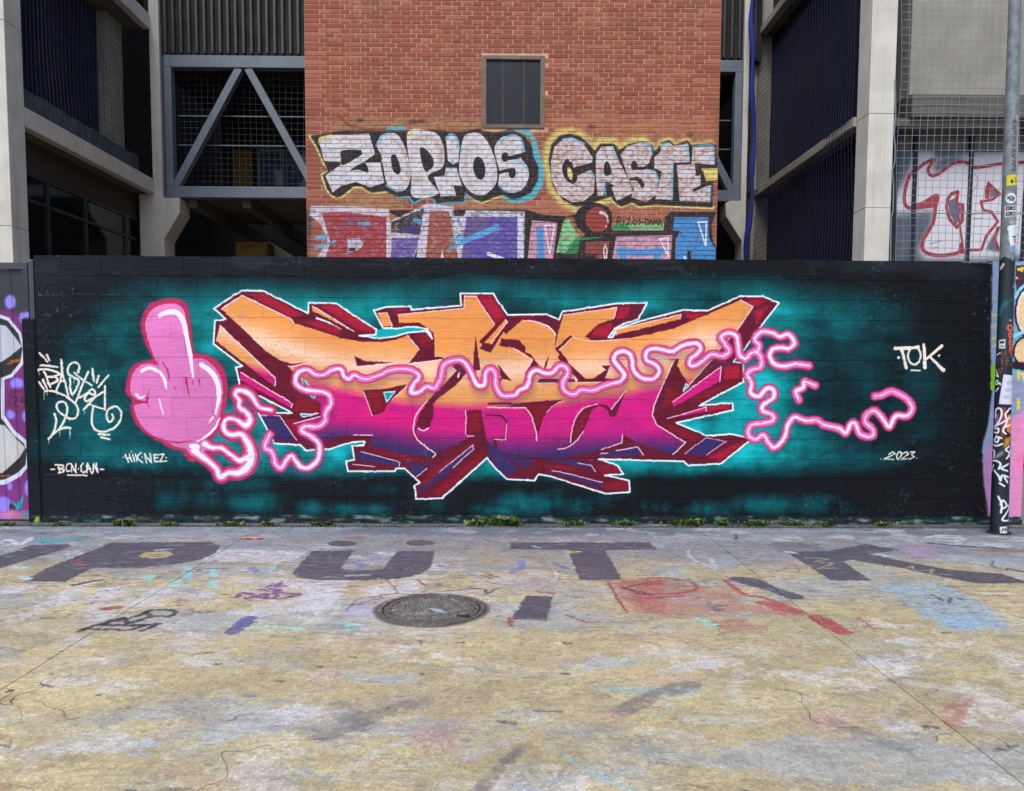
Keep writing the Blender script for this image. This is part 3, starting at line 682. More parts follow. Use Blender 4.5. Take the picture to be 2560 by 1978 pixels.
    LB(bg[28:37], 34, YL, soft=2, rough=.3)
    PB(bg, BK, soft=1, rough=.15)
    PB([(1780, 530), (1935, 530), (1935, 640), (1830, 650), (1800, 570)], YL, rough=.4)
    WH2 = C(204, 200, 208)
    for p in [[(365, 470), (400, 330), (480, 255), (560, 245), (660, 280), (760, 430), (755, 490), (580, 545), (570, 480), (520, 455), (480, 500), (490, 590), (540, 660), (600, 655), (600, 605), (740, 550), (780, 620), (770, 760), (680, 840), (560, 850), (440, 780), (375, 640)],
              [(790, 400), (840, 330), (950, 320), (1000, 450), (1090, 620), (1145, 760), (985, 840), (940, 720), (960, 690), (880, 650), (860, 790), (805, 790), (790, 600)],
              [(1020, 400), (1090, 320), (1210, 290), (1300, 310), (1320, 400), (1290, 480), (1240, 530), (1350, 560), (1380, 650), (1360, 780), (1260, 850), (1120, 800), (1150, 740), (1100, 640)],
              [(1395, 300), (1440, 305), (1480, 290), (1520, 320), (1660, 300), (1675, 470), (1520, 480), (1510, 830), (1350, 820), (1410, 560), (1340, 530), (1340, 430), (1400, 370)],
              [(1700, 330), (1900, 320), (1905, 500), (1720, 480), (1730, 580), (1790, 570), (1780, 690), (1720, 730), (1870, 690), (1865, 850), (1580, 840), (1530, 500), (1690, 490)]]:
        PB(p, C(170, 118, 98), rough=.2)
        PB(p, WH2, rough=.7)
    for p in [[(480, 260), (560, 248), (680, 300)], [(700, 570), (745, 560), (778, 620)], [(870, 660), (880, 790)], [(1210, 295), (1300, 312), (1318, 390)], [(1280, 545), (1350, 570), (1380, 650)], [(1640, 300), (1665, 460)], [(1400, 310), (1480, 295)], [(1710, 330), (1895, 322), (1900, 490)], [(1870, 700), (1862, 840)], [(940, 330), (1000, 450)], [(1510, 500), (1505, 820)]]:
        LB(p, 22, C(112, 190, 214), curve=True, soft=2, alpha=.8, rough=.5)
    LB([(520, 460), (490, 520), (510, 610), (570, 660), (600, 620)], 34, BK, curve=True)
    LB([(575, 540), (660, 520), (760, 490)], 30, BK)
    cv.ell(zb([(545, 580)])[0], 6, 16, YL, rot=-.2)
    PB([(870, 490), (905, 470), (935, 570), (890, 602), (865, 570)], BK, curve=True)
    cv.ell(zb([(1150, 505)])[0], 8, 12, BK)
    LB([(1165, 530), (1240, 530), (1310, 510)], 28, BK, curve=True)
    LB([(1115, 635), (1180, 630), (1225, 680), (1225, 705)], [20, 36, 40, 20], BK, curve=True)
    LB([(1535, 500), (1550, 640), (1560, 840)], 26, BK)
    LB([(1715, 735), (1790, 700), (1790, 570), (1740, 590)], 28, BK)
    # the piece below, cut off by the block wall
    PB([(-1200, 925), (0, 915), (130, 920), (300, 970), (505, 980), (480, 1060), (430, 1100), (420, 1440), (-100, 1440)], BK, rough=.1)
    PA([(100, 960), (160, 900), (120, 1440), (100, 1440)], C(40, 42, 58), soft=4, rough=.4)
    PA([(140, 885), (500, 885), (880, 920), (892, 1440), (150, 1440), (300, 1220), (230, 1050), (120, 970)], C(206, 202, 218), soft=1, rough=.5)
    PA([(240, 950), (440, 940), (850, 990), (850, 1440), (260, 1440), (322, 1220)], C(156, 50, 62), rough=.35)
    PA([(380, 1100), (470, 1000), (640, 1010), (560, 1080)], C(110, 84, 110), soft=4, alpha=.7, rough=.6)
    PA([(465, 1195), (600, 1190), (635, 1232), (610, 1290), (450, 1342), (490, 1310), (482, 1210)], C(190, 192, 214), rough=.3)
    PA([(500, 1280), (560, 1280), (555, 1310), (495, 1310)], C(40, 40, 60))
    PA([(885, 1030), (1240, 860), (1480, 890), (1490, 980), (1580, 980), (1600, 925), (2155, 935), (2145, 1440), (885, 1440)], C(208, 206, 224), soft=1, rough=.45)
    PA([(895, 1040), (1205, 905), (1165, 1155), (895, 1135)], C(50, 44, 48), rough=.5)
    PA([(1010, 1062), (1160, 1062), (1160, 1150), (1012, 1132)], C(62, 50, 120), soft=3)
    PA([(905, 1185), (1160, 1182), (1085, 1440), (885, 1440)], C(98, 82, 160), rough=.4)
    PA([(1150, 1250), (1120, 1440), (1090, 1440)], C(40, 38, 56))
    PA([(1260, 925), (1440, 935), (1540, 1440), (1215, 1440)], C(150, 78, 66), rough=.4)
    PA([(1375, 1275), (1402, 1440), (1352, 1440)], C(208, 206, 224))
    PA([(1605, 990), (2110, 990), (2120, 1440), (1550, 1440)], C(84, 72, 160), rough=.3)
    PA([(1620, 1000), (1850, 1000), (1700, 1150), (1600, 1200)], C(124, 94, 120), soft=8, alpha=.7, rough=.5)
    PA([(1560, 1300), (1650, 1300), (1640, 1430), (1555, 1430)], C(120, 92, 116), soft=6, alpha=.6, rough=.5)
    for p, w in [([(1450, 1290), (1620, 1200), (1890, 1090)], [30, 50, 60]), ([(1470, 1205), (1560, 1190)], 40), ([(190, 1280), (360, 1220)], 32), ([(200, 1190), (290, 1170)], 36), ([(600, 1050), (690, 1055)], 34), ([(1120, 1020), (1160, 1030)], 44)]:
        LA(p, w, C(86, 176, 222), soft=3, alpha=.9, rough=.3)
    LA([(1810, 1335), (2010, 1410)], 34, C(220, 220, 236))
    LA([(2110, 1000), (2110, 1440)], 50, C(216, 214, 230), rough=.3)
    BLK2 = [(130, 940), (300, 975), (505, 985), (600, 960), (640, 900), (770, 860), (900, 890), (945, 1000), (940, 1120), (1430, 1120), (1440, 990), (1500, 940), (1925, 940), (1880, 1060), (1890, 1200), (1930, 1300), (1930, 1440), (130, 1440)]
    PB(BLK2, BK, rough=.1)
    PB([(505, 985), (600, 1000), (640, 1100), (690, 1150), (640, 1210), (470, 1180), (470, 1060)], C(176, 112, 82), rough=.5)
    PB([(480, 1040), (525, 1000), (600, 1120), (640, 1200), (500, 1330), (415, 1325)], C(134, 204, 148), rough=.4)
    PB([(600, 1185), (900, 1175), (640, 1212), (622, 1330), (490, 1345)], C(46, 136, 78), rough=.3)
    PB([(185, 1020), (430, 1040), (380, 1440), (140, 1440)], C(206, 150, 176), rough=.25)
    LB([(262, 1110), (280, 1440)], 66, C(74, 146, 208), soft=4)
    LB([(310, 1070), (400, 1065), (355, 1340), (310, 1075)], 14, C(226, 214, 226))
    cv.ell(zb([(770, 1005)])[0], 47, 40, BK)
    cv.ell(zb([(805, 1015)])[0], 30, 32, C(150, 62, 64))
    LB([(835, 950), (885, 970), (905, 1040)], [30, 16, 8], C(230, 222, 226), curve=True)
    cv.dot(zb([(885, 1080)])[0], 16 * m, C(230, 222, 226))
    PB([(690, 1225), (920, 1220), (890, 1440), (790, 1440), (805, 1340), (690, 1330)], C(150, 70, 70), rough=.3)
    LB([(880, 1250), (862, 1300), (880, 1440), (895, 1300), (880, 1250)], 12, C(230, 222, 226))
    PB([(450, 1385), (750, 1385), (750, 1440), (450, 1440)], C(204, 150, 176))
    PB([(955, 1100), (975, 1040), (1430, 1040), (1425, 1116), (955, 1116)], C(120, 190, 134), rough=.4)
    PB([(950, 1060), (1080, 1062), (1130, 1118), (950, 1118)], C(46, 140, 84), rough=.3)
    x = 985
    for g in [[(0, 80), (10, 0), (45, 10), (40, 40), (10, 45), (50, 85)], [(65, 30), (65, 80)], [(65, 5)], [(85, 25), (130, 20), (90, 75), (135, 70)], [(170, 25), (150, 60), (175, 80), (190, 50), (170, 25)], [(225, 25), (205, 35), (225, 55), (205, 78)], [(240, 55), (260, 55)],
              [(275, 25), (275, 75), (300, 65), (300, 35), (275, 25)], [(310, 75), (325, 25), (340, 75)], [(350, 75), (355, 30), (368, 60), (380, 30), (388, 75)], [(398, 80), (410, 20), (425, 90)]]:
        LB([(x + a, 985 + b) for a, b in g], 11, C(30, 34, 34))
    PB([(980, 1170), (1510, 1160), (1490, 1440), (935, 1440)], C(206, 158, 184), rough=.25)
    for p in [[(1010, 1310), (1200, 1330), (1410, 1310)], [(1040, 1310), (1050, 1440)], [(1380, 1320), (1340, 1440)]]:
        LB(p, 60, C(72, 146, 212), soft=4)
    LB([(1390, 1200), (1470, 1180), (1470, 1360), (1395, 1200)], 14, C(232, 216, 230))
    PB([(1530, 990), (1850, 990), (1852, 1180), (1920, 1300), (1912, 1440), (1535, 1440), (1540, 1200), (1582, 1122), (1512, 1116)], C(66, 142, 208), rough=.2)
    LB([(1667, 1325), (1672, 1440)], 36, BK)
    LB([(1750, 1040), (1830, 1035), (1825, 1260), (1755, 1045)], 14, C(228, 226, 240))
    LB([(1625, 1365), (1640, 1400)], 20, C(228, 226, 240))
    cv.c *= (0.95 + 0.1 * noise(cv.H, cv.W, 6, 14, 3, .5, rs))[..., None]
    return cv

def paint_panels():
    cv = Canvas(5.2, 9.2, 2.6, 6.4, 130, lambda p: on_y(p, PANEL_Y), C(92, 102, 116))
    cv.a[:] = 0
    z = Z(1760, 280, .3663)
    m = .3663 / 155.0
    G, WH, RD = C(94, 104, 118), C(216, 214, 224), C(166, 44, 58)
    L = lambda p, w, **k: cv.line(z(p), np.asarray(w) * m, RD, **k)
    cv.poly(z([(1300, 600), (1400, 420), (1440, 280), (1560, 270), (1580, 330), (1800, 290), (2300, 270), (2300, 960), (1900, 1000), (1500, 1000), (1470, 940), (1560, 760), (1560, 670), (1400, 690), (1290, 700)]), WH, soft=6)
    cv.poly(z([(1440, 410), (1570, 325), (1535, 400), (1560, 432), (1700, 352), (1790, 345), (1850, 380), (2300, 350), (2300, 940), (1800, 945), (1740, 960), (1600, 980), (1500, 950), (1490, 880), (1560, 760), (1580, 655), (1420, 660), (1365, 630), (1370, 540)]), C(222, 220, 230), rough=.15)
    cv.poly(z([(1560, 390), (1600, 330), (1700, 300), (1800, 320), (1700, 345), (1600, 415)]), G, soft=5)
    cv.poly(z([(1665, 610), (1730, 580), (1725, 630), (1750, 650), (1740, 740), (1720, 770), (1680, 700)]), G)
    cv.poly(z([(1925, 940), (1960, 860), (2010, 800), (1990, 880), (2020, 960)]), G, soft=2)
    cv.poly(z([(1955, 500), (2010, 560), (1950, 590)]), G)
    L([(1435, 410), (1500, 355), (1570, 325), (1530, 390), (1552, 435), (1610, 418), (1700, 352), (1790, 345), (1850, 380), (2050, 352), (2300, 340)], 22, curve=True)
    L([(1440, 400), (1400, 440), (1368, 560), (1375, 635), (1420, 655), (1500, 620), (1590, 570), (1580, 650), (1562, 760), (1495, 880), (1502, 950), (1600, 980), (1735, 960), (1755, 905), (1760, 960)], 24, curve=True)
    cv.poly(z([(1425, 630), (1500, 610), (1595, 565), (1590, 650), (1440, 670)]), C(168, 58, 70))
    L([(1660, 600), (1690, 558), (1732, 545), (1722, 622), (1766, 638), (1762, 745), (1725, 788), (1675, 730), (1655, 650), (1662, 600)], 22)
    L([(1766, 638), (1735, 700), (1772, 960)], 14)
    L([(1940, 485), (2020, 560), (1965, 600), (1890, 612), (1905, 670), (1962, 682), (2005, 750), (1925, 850), (1895, 940), (1800, 945)], 18)
    cv.poly(z([(1935, 485), (1955, 500), (1945, 592), (1918, 592), (1918, 520)]), RD)
    L([(2010, 790), (1985, 860), (2010, 940)], 22, curve=True)
    for p in [[(1540, 900), (1620, 880)], [(1560, 930), (1600, 925)], [(1840, 730), (1900, 728)], [(1820, 700), (1920, 685)]]:
        cv.line(z(p), 8 * m, C(120, 126, 146), soft=2, alpha=.7)
    cv.line(z([(1830, 400), (1870, 470), (1830, 550)]), 8 * m, C(170, 150, 180), curve=True, alpha=.8)
    return cv

def paint_gate():
    cv = Canvas(-6.4, -4.3, 0.0, 2.7, 150, lambda p: on_y(p, WALL_Y), C(40, 44, 54))
    cv.a[:] = 1
    z = Z(0, 640, .41509)
    m = .41509 / 248.5
    VI, LI, WHT, BK = C(112, 34, 116), C(142, 130, 238), C(206, 212, 232), C(26, 26, 34)
    cv.poly(z([(-700, 330), (0, 320), (70, 330), (130, 400), (170, 600), (200, 1560), (-700, 1560)]), VI, soft=4)
    cv.poly(z([(-400, 1400), (200, 1400), (200, 1560), (-400, 1560)]), C(130, 50, 130), soft=6, alpha=.7)
    for s in (-1, 1):
        f = lambda p: [(a if s > 0 else -160 - a, b) for a, b in p]
        cv.poly(z(f([(-80, 330), (40, 370), (110, 460), (135, 560), (125, 650), (60, 730), (10, 745), (10, 960), (70, 1050), (140, 1110), (165, 1170), (155, 1270), (110, 1330), (20, 1380), (-80, 1390)])), WHT)
        cv.poly(z(f([(-80, 350), (30, 390), (95, 470), (118, 560), (105, 640), (50, 710), (-10, 735), (-10, 975), (60, 1075), (125, 1130), (145, 1170), (138, 1260), (90, 1310), (10, 1350), (-80, 1360)])), BK)
        cv.poly(z(f([(-80, 400), (20, 420), (70, 480), (115, 545), (50, 600), (-10, 640), (-80, 640)])), C(182, 190, 204))
        cv.poly(z(f([(-80, 1010), (10, 1020), (80, 1100), (138, 1158), (100, 1220), (0, 1310), (-80, 1320)])), C(188, 190, 192))
    for p in [[(30, 650), (100, 630)], [(45, 632), (105, 625)], [(-10, 1330), (40, 1325)]]:
        cv.line(z(p), 10 * m, C(170, 84, 40))
    for c, rx, ry in [((45, 275), 14, 18), ((120, 370), 9, 15), ((155, 355), 8, 8), ((85, 770), 17, 15), ((50, 955), 11, 13), ((135, 965), 8, 15), ((42, 1390), 6, 11), ((155, 1400), 10, 20), ((5, 1500), 18, 20), ((-120, 900), 18, 22), ((-200, 1420), 20, 18)]:
        cv.ell(z([c])[0], rx, ry, LI, soft=1)
    cv.ell(z([(88, 870)])[0], 24, 30, C(70, 24, 64), soft=3)
    cv.ell(z([(92, 875)])[0], 19, 25, C(120, 30, 100), soft=2)
    cv.line(z([(60, 860), (75, 845), (85, 870), (65, 890), (95, 910)]), 7 * m, BK, curve=True)
    cv.line(z([(105, 860), (120, 850), (125, 875), (105, 875), (135, 885)]), 7 * m, BK, curve=True)
    cv.poly(z([(50, 1475), (85, 1500), (130, 1440), (110, 1530), (80, 1530)]), C(0, 160, 170))
    cv.poly(z([(165, 1460), (185, 1500), (190, 1590), (170, 1590)]), C(30, 150, 160))
    cv.poly(z([(40, 1490), (80, 1520), (70, 1560), (40, 1550)]), C(40, 26, 50))
    cv.poly(z([(-400, 1545), (200, 1545), (200, 1600), (-400, 1600)]), C(160, 108, 180), soft=2)
    for a, b, c in [(20, 1560, C(190, 120, 190)), (60, 1555, C(200, 130, 170)), (110, 1565, C(206, 100, 140)), (150, 1560, C(90, 130, 150))]:
        cv.ell(z([(a, b)])[0], 12, 9, c, soft=3)
    cv.c *= (0.93 + 0.14 * noise(cv.H, cv.W, 40, 8, 3))[..., None]
    return cv

def paint_ground():
    mc_ = on_ground([(1079, 1524)])[0]
    cv = Canvas(-6.2, 6.4, 1.9, 8.05, 150, on_ground, C(184, 171, 132))
    H, W = cv.H, cv.W
    rs = np.random.RandomState(21)
    rnd = random.Random(4)
    Yg = (cv.v0 + (np.arange(H) + .5) / cv.ppm)[:, None]
    n1, n2, n3 = noise(H, W, 110, 130, 5, .6, rs), noise(H, W, 14, 20, 4, .6, rs), noise(H, W, 50, 60, 4, .6, rs)
    k = np.clip((n1 - .42) * 4, 0, 1)
    cv.c += (C(164, 153, 122) - cv.c) * (k * .8)[..., None]
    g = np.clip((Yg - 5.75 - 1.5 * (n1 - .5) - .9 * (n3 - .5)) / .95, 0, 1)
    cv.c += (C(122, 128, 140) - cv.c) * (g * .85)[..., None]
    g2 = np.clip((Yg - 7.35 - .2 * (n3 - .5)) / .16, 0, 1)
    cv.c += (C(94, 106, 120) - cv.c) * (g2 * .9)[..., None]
    b = np.clip((noise(H, W, 60, 160, 4, .6, rs) - .55) * 7, 0, 1)
    cv.c += (C(150, 158, 170) - cv.c) * (b * .6)[..., None]
    b = np.clip((noise(H, W, 40, 70, 4, .6, rs) - .60) * 8, 0, 1)
    cv.c += (C(188, 174, 134) - cv.c) * (b * .38 * np.clip((6.6 - Yg) / 1.2, 0.15, 1))[..., None]
    w_ = np.clip((noise(H, W, 24, 44, 5, .65, rs) - .54) * 9, 0, 1) * np.clip((noise(H, W, 120, 160, 2, .5, rs) - .40) * 5, 0, 1)
    xg0 = (cv.u0 + (np.arange(W) + .5) / cv.ppm)[None, :]
    w_ = np.clip(w_ + .9 * np.clip((noise(H, W, 18, 26, 5, .7, rs) - .50) * 9, 0, 1) * np.exp(-((xg0 + 2.0) / 1.6) ** 2 - ((Yg - 5.2) / .75) ** 2), 0, 1)
    cv.c += (C(198, 198, 204) - cv.c) * (w_ * .66)[..., None]
    w_ = np.clip((noise(H, W, 30, 60, 5, .65, rs) - .60) * 9, 0, 1) * np.clip((noise(H, W, 120, 160, 2, .5, rs) - .45) * 5, 0, 1)
    cv.c += (C(150, 172, 196) - cv.c) * (w_ * .5)[..., None]
    w_ = np.clip((noise(H, W, 26, 50, 5, .65, rs) - .62) * 9, 0, 1) * np.clip((noise(H, W, 120, 160, 2, .5, rs) - .48) * 5, 0, 1)
    cv.c += (C(178, 140, 144) - cv.c) * (w_ * .5)[..., None]
    cv.c *= (.86 + .28 * n2)[..., None]
    G1, G2, G3 = Z(0, 1270, .39377), Z(800, 1270, .39377), Z(1600, 1270, .43956)
    GR, WHT, LIL = C(74, 72, 86), C(196, 196, 204), C(170, 164, 200)
    def P(z, p, col, **kw): cv.poly(z(p), col, **kw)
    def L(z, p, w, col, **kw): cv.line(z(p), w, col, **kw)
    # worn white painting of an older lettering
    for z, p in [(G1, [(100, 735), (250, 610), (420, 520), (500, 480), (640, 455), (470, 560), (440, 620), (290, 650), (150, 720)]), (G1, [(540, 600), (640, 500), (800, 490), (740, 560), (650, 615), (760, 620), (880, 560), (1000, 490), (1150, 470), (1100, 525), (1160, 542), (960, 610), (780, 650), (620, 712), (540, 662)]),
                 (G1, [(1200, 600), (1230, 520), (1370, 510), (1340, 600)]), (G1, [(1500, 440), (1880, 450), (1960, 470), (1860, 520), (1780, 480), (1500, 470)]), (G1, [(1890, 560), (1950, 480), (2180, 470), (2180, 620), (1870, 650)]), (G2, [(-30, 470), (120, 480), (130, 560), (60, 640), (-160, 660), (-60, 560)]),
                 (G2, [(420, 480), (640, 455), (670, 530), (560, 560), (250, 570), (250, 530)]), (G2, [(150, 640), (300, 610), (380, 640), (360, 690), (140, 690)]), (G1, [(1100, 280), (1500, 260), (1960, 280), (1860, 350), (1420, 340), (1200, 330)]), (G1, [(0, 500), (120, 480), (250, 500), (100, 545), (0, 560)])]:
        P(z, p, WHT if z is not G2 or p[0][0] != 150 else LIL, soft=1, alpha=.86, rough=.62)
    for z, p, col, al in [(G1, [(1500, 690), (1600, 620), (1900, 560), (1860, 660), (1700, 690)], WHT, .6), (G3, [(1340, 450), (1500, 420), (1700, 430), (1850, 500), (1980, 560), (2110, 640), (2110, 690), (1750, 685), (1560, 580)], C(138, 168, 196), .8), (G3, [(1620, 590), (1900, 600), (2000, 690), (1760, 690)], C(138, 172, 200), .7),
                          (G3, [(1480, 190), (1690, 222), (1690, 290), (1530, 282)], C(158, 134, 158), .9), (G3, [(0, 400), (150, 395), (320, 440), (560, 480), (600, 600), (300, 640), (0, 560)], C(164, 108, 100), .6), (G2, [(1840, 465), (2184, 450), (2184, 680), (2000, 660), (1920, 560)], C(168, 92, 88), .8),
                          (G3, [(600, 560), (820, 530), (930, 600), (760, 620)], C(166, 92, 88), .7), (G3, [(380, 640), (560, 620), (700, 690), (500, 700)], C(166, 100, 92), .6), (G3, [(740, 195), (1000, 200), (1050, 245), (860, 262), (760, 235)], C(92, 92, 106), .7), (G1, [(1150, 660), (1330, 650), (1340, 668), (1180, 680)], C(110, 74, 50), .8),
                          (G3, [(470, 270), (560, 262), (540, 330), (420, 350)], C(140, 160, 178), .6), (G3, [(1160, 330), (1400, 340), (1480, 400), (1240, 390)], C(146, 160, 172), .6), (G1, [(540, 320), (330, 340), (200, 390), (330, 380)], C(170, 158, 112), .9)]:
        P(z, p, col, soft=2, alpha=al, rough=.6)
    def warp(amt, cell):
        dx = ((noise(H, W, cell, cell, 3, .7, rs) - .5) * 2 * amt).round().astype(int)
        dy = ((noise(H, W, cell, cell, 3, .7, rs) - .5) * 2 * amt).round().astype(int)
        yy, xx = np.mgrid[0:H, 0:W]
        cv.c[:] = cv.c[np.clip(yy + dy, 0, H - 1), np.clip(xx + dx, 0, W - 1)]
    warp(16, 7)
    # the big grey letters
    for z, p in [(G1, [(-200, 330), (0, 305), (200, 236), (430, 228), (462, 245), (280, 300), (100, 352), (0, 386), (-200, 450)]), (G1, [(150, 465), (415, 468), (590, 381), (870, 380), (1100, 360), (1270, 330), (1370, 285), (1400, 240), (1330, 216), (700, 220), (640, 250), (450, 322), (300, 382)]),
                 (G2, [(-50, 272), (220, 270), (130, 380), (165, 395), (400, 390), (490, 275), (730, 272), (700, 380), (640, 420), (500, 450), (300, 460), (0, 458), (-130, 445), (-175, 415), (-120, 350)]), (G2, [(1210, 220), (2090, 218), (2140, 265), (1810, 268), (1920, 455), (1650, 458), (1585, 290), (1600, 268), (1210, 262)]),
                 (G3, [(840, 250), (1080, 245), (1280, 205), (1480, 238), (1300, 262), (1480, 300), (1750, 350), (2050, 375), (2230, 428), (1930, 430), (1780, 405), (1500, 345), (1200, 295), (1155, 305), (1315, 413), (1085, 412), (860, 268)]), (G2, [(1310, 555), (1480, 563), (1440, 718), (1215, 705)]),
                 (G3, [(490, 400), (560, 390), (680, 405), (780, 455), (930, 500), (930, 520), (860, 520), (720, 470), (560, 425)])]:
        P(z, p, GR, alpha=.97, rough=.10)
    P(G1, [(870, 310), (920, 280), (1070, 275), (1100, 295), (1050, 315), (950, 320)], C(176, 158, 118), rough=.1)
    for c in [(140, 226), (635, 222)]:
        cv.ell(G2([c])[0], 37, 7.2, GR, alpha=.96, rough=.15)
    P(G1, [(0, 265), (100, 262), (170, 268), (0, 290)], C(150, 150, 150), rough=.3, soft=1)
    # scribbles
    for z, p, w, col in [(G1, [(0, 225), (60, 200), (120, 235), (200, 188)], .05, C(200, 206, 220)), (G1, [(20, 240), (150, 215), (210, 205)], .04, C(200, 206, 220)), (G1, [(260, 205), (400, 200), (520, 188)], .13, C(76, 152, 172)), (G1, [(270, 205), (350, 206)], .16, C(70, 156, 176)),
                         (G1, [(500, 785), (620, 740), (780, 740), (950, 690), (920, 665), (1000, 645), (1110, 655), (1080, 685), (960, 690), (820, 730), (780, 700), (640, 740), (900, 745), (1010, 735), (900, 780)], .035, C(44, 42, 50)), (G1, [(560, 760), (700, 725), (860, 690), (940, 660)], .03, C(44, 42, 50)),
                         (G1, [(520, 770), (680, 770), (820, 775), (930, 740)], .03, C(50, 46, 56)), (G1, [(1500, 570), (1540, 540), (1620, 555), (1560, 575), (1640, 560), (1700, 545), (1680, 575), (1760, 560), (1740, 535), (1840, 545), (1900, 552), (1780, 575), (1640, 570)], .035, C(104, 50, 124)),
                         (G1, [(1640, 520), (1720, 515), (1780, 525), (1700, 528)], .035, C(104, 50, 124)), (G1, [(1700, 500), (1780, 480), (1760, 500), (1820, 495)], .04, C(110, 60, 130)), (G1, [(1580, 700), (1540, 740), (1480, 786)], .10, C(84, 82, 140)), (G1, [(1560, 765), (1700, 755), (1900, 765)], .05, C(150, 210, 196)),
                         (G1, [(470, 330), (510, 340), (490, 355), (540, 365)], .03, C(150, 60, 66)), (G1, [(540, 310), (500, 330)], .03, C(150, 60, 66)), (G1, [(1190, 370), (1190, 460)], .06, C(140, 190, 196)), (G1, [(1350, 380), (1360, 430)], .05, C(150, 200, 204)), (G1, [(920, 440), (970, 430), (930, 470)], .05, C(150, 206, 200)),
                         (G1, [(1120, 460), (1110, 490)], .07, C(150, 206, 200)), (G1, [(1350, 470), (1350, 500)], .07, C(150, 206, 200)), (G1, [(1260, 400), (1300, 385), (1440, 385)], .03, C(98, 100, 130)), (G1, [(1600, 380), (1630, 410)], .06, C(120, 124, 160)), (G1, [(1740, 360), (1720, 405)], .04, C(150, 200, 204)),
                         (G1, [(680, 640), (745, 632)], .08, C(150, 66, 66)), (G1, [(470, 490), (560, 470), (640, 458)], .05, C(60, 60, 72)), (G1, [(990, 268), (1080, 262)], .05, C(150, 180, 206)), (G1, [(100, 375), (150, 380)], .06, C(160, 206, 210)), (G1, [(140, 440), (180, 450)], .07, C(170, 206, 210)),
                         (G2, [(330, 565), (480, 545), (640, 548), (860, 520), (1040, 515), (1060, 545), (1140, 508)], .015, C(62, 48, 66)), (G2, [(160, 660), (250, 575), (400, 570), (190, 620), (360, 600)], .012, C(84, 60, 96)), (G2, [(680, 530), (830, 535), (1000, 520)], .05, C(180, 172, 186)), (G2, [(1390, 440), (1470, 430), (1570, 430)], .022, C(206, 208, 216)),
                         (G2, [(1490, 400), (1505, 425), (1495, 460)], .022, C(206, 208, 216)), (G2, [(620, 455), (670, 495)], .02, C(140, 50, 50)), (G2, [(1280, 330), (1275, 380), (1220, 410)], .06, C(104, 120, 172)), (G2, [(1480, 350), (1570, 385)], .05, C(96, 114, 176)), (G2, [(920, 362), (1000, 370)], .06, C(122, 134, 170)),
                         (G2, [(760, 370), (800, 375)], .06, C(120, 132, 176)), (G2, [(920, 405), (1010, 438)], .05, C(126, 138, 172)), (G2, [(860, 300), (920, 290)], .08, C(126, 136, 160)), (G2, [(200, 340), (260, 365), (240, 385)], .06, C(110, 122, 172)), (G2, [(330, 325), (400, 325)], .07, C(126, 136, 178)), (G2, [(190, 190), (270, 188)], .10, C(146, 92, 100)),
                         (G2, [(1020, 425), (1100, 450)], .03, C(110, 96, 86)), (G2, [(1060, 420), (1130, 440)], .03, C(110, 96, 86)), (G2, [(180, 430), (300, 425)], .05, C(170, 170, 170)), (G2, [(1580, 280), (1640, 278)], .06, C(190, 186, 96)), (G2, [(1350, 240), (1400, 255)], .03, C(180, 186, 190)), (G2, [(1040, 250), (1090, 262)], .10, C(166, 136, 124)),
                         (G2, [(1830, 470), (1880, 560), (1950, 660)], .025, C(150, 60, 60)), (G2, [(1920, 500), (2030, 545), (2110, 555), (1990, 520), (1930, 510), (2100, 468)], .02, C(62, 46, 60)), (G2, [(2184, 460), (2060, 490), (2184, 480)], .03, C(150, 60, 60)), (G2, [(160, 730), (210, 770)], .07, C(150, 206, 196)), (G2, [(230, 735), (290, 775)], .04, C(196, 200, 206)),
                         (G2, [(1200, 700), (1215, 750)], .03, C(150, 72, 60)), (G2, [(1560, 680), (1700, 730)], .02, C(150, 80, 70)), (G2, [(1380, 530), (1480, 545)], .04, C(160, 96, 90)), (G3, [(0, 490), (180, 488), (300, 470), (320, 445), (260, 415), (120, 400), (0, 400)], .04, C(150, 70, 74)), (G3, [(0, 515), (240, 500)], .04, C(156, 70, 70)),
                         (G3, [(480, 410), (590, 490), (700, 510), (910, 590)], .045, C(164, 70, 70)), (G3, [(700, 540), (900, 598)], .10, C(164, 80, 80)), (G3, [(1010, 625), (1150, 705)], .12, C(160, 66, 70)), (G3, [(1240, 625), (1330, 688)], .025, C(160, 90, 120)), (G3, [(1620, 170), (1700, 155), (1800, 160), (1850, 178), (1760, 188), (1680, 178)], .04, C(190, 206, 220)),
                         (G3, [(1660, 165), (1830, 172)], .06, C(180, 200, 216)), (G3, [(1640, 200), (1800, 215), (2060, 232)], .07, C(64, 68, 84)), (G3, [(1900, 240), (2184, 245)], .10, C(140, 104, 84)), (G3, [(940, 285), (1080, 290), (990, 305), (1100, 315), (1010, 345), (1110, 340)], .02, C(170, 168, 110)), (G3, [(1410, 325), (1500, 345), (1550, 330), (1560, 352), (1640, 355), (1670, 350), (1660, 375), (1760, 380)], .018, C(170, 166, 130)),
                         (G3, [(270, 245), (300, 290), (430, 350)], .03, C(170, 184, 200)), (G3, [(410, 295), (430, 345)], .04, C(170, 184, 200)), (G3, [(830, 250), (880, 256)], .06, C(190, 206, 214)), (G3, [(1360, 262), (1420, 275)], .07, C(150, 190, 200)), (G3, [(700, 350), (870, 380)], .025, C(180, 184, 184)), (G3, [(545, 155), (548, 180)], .03, C(60, 60, 72)),
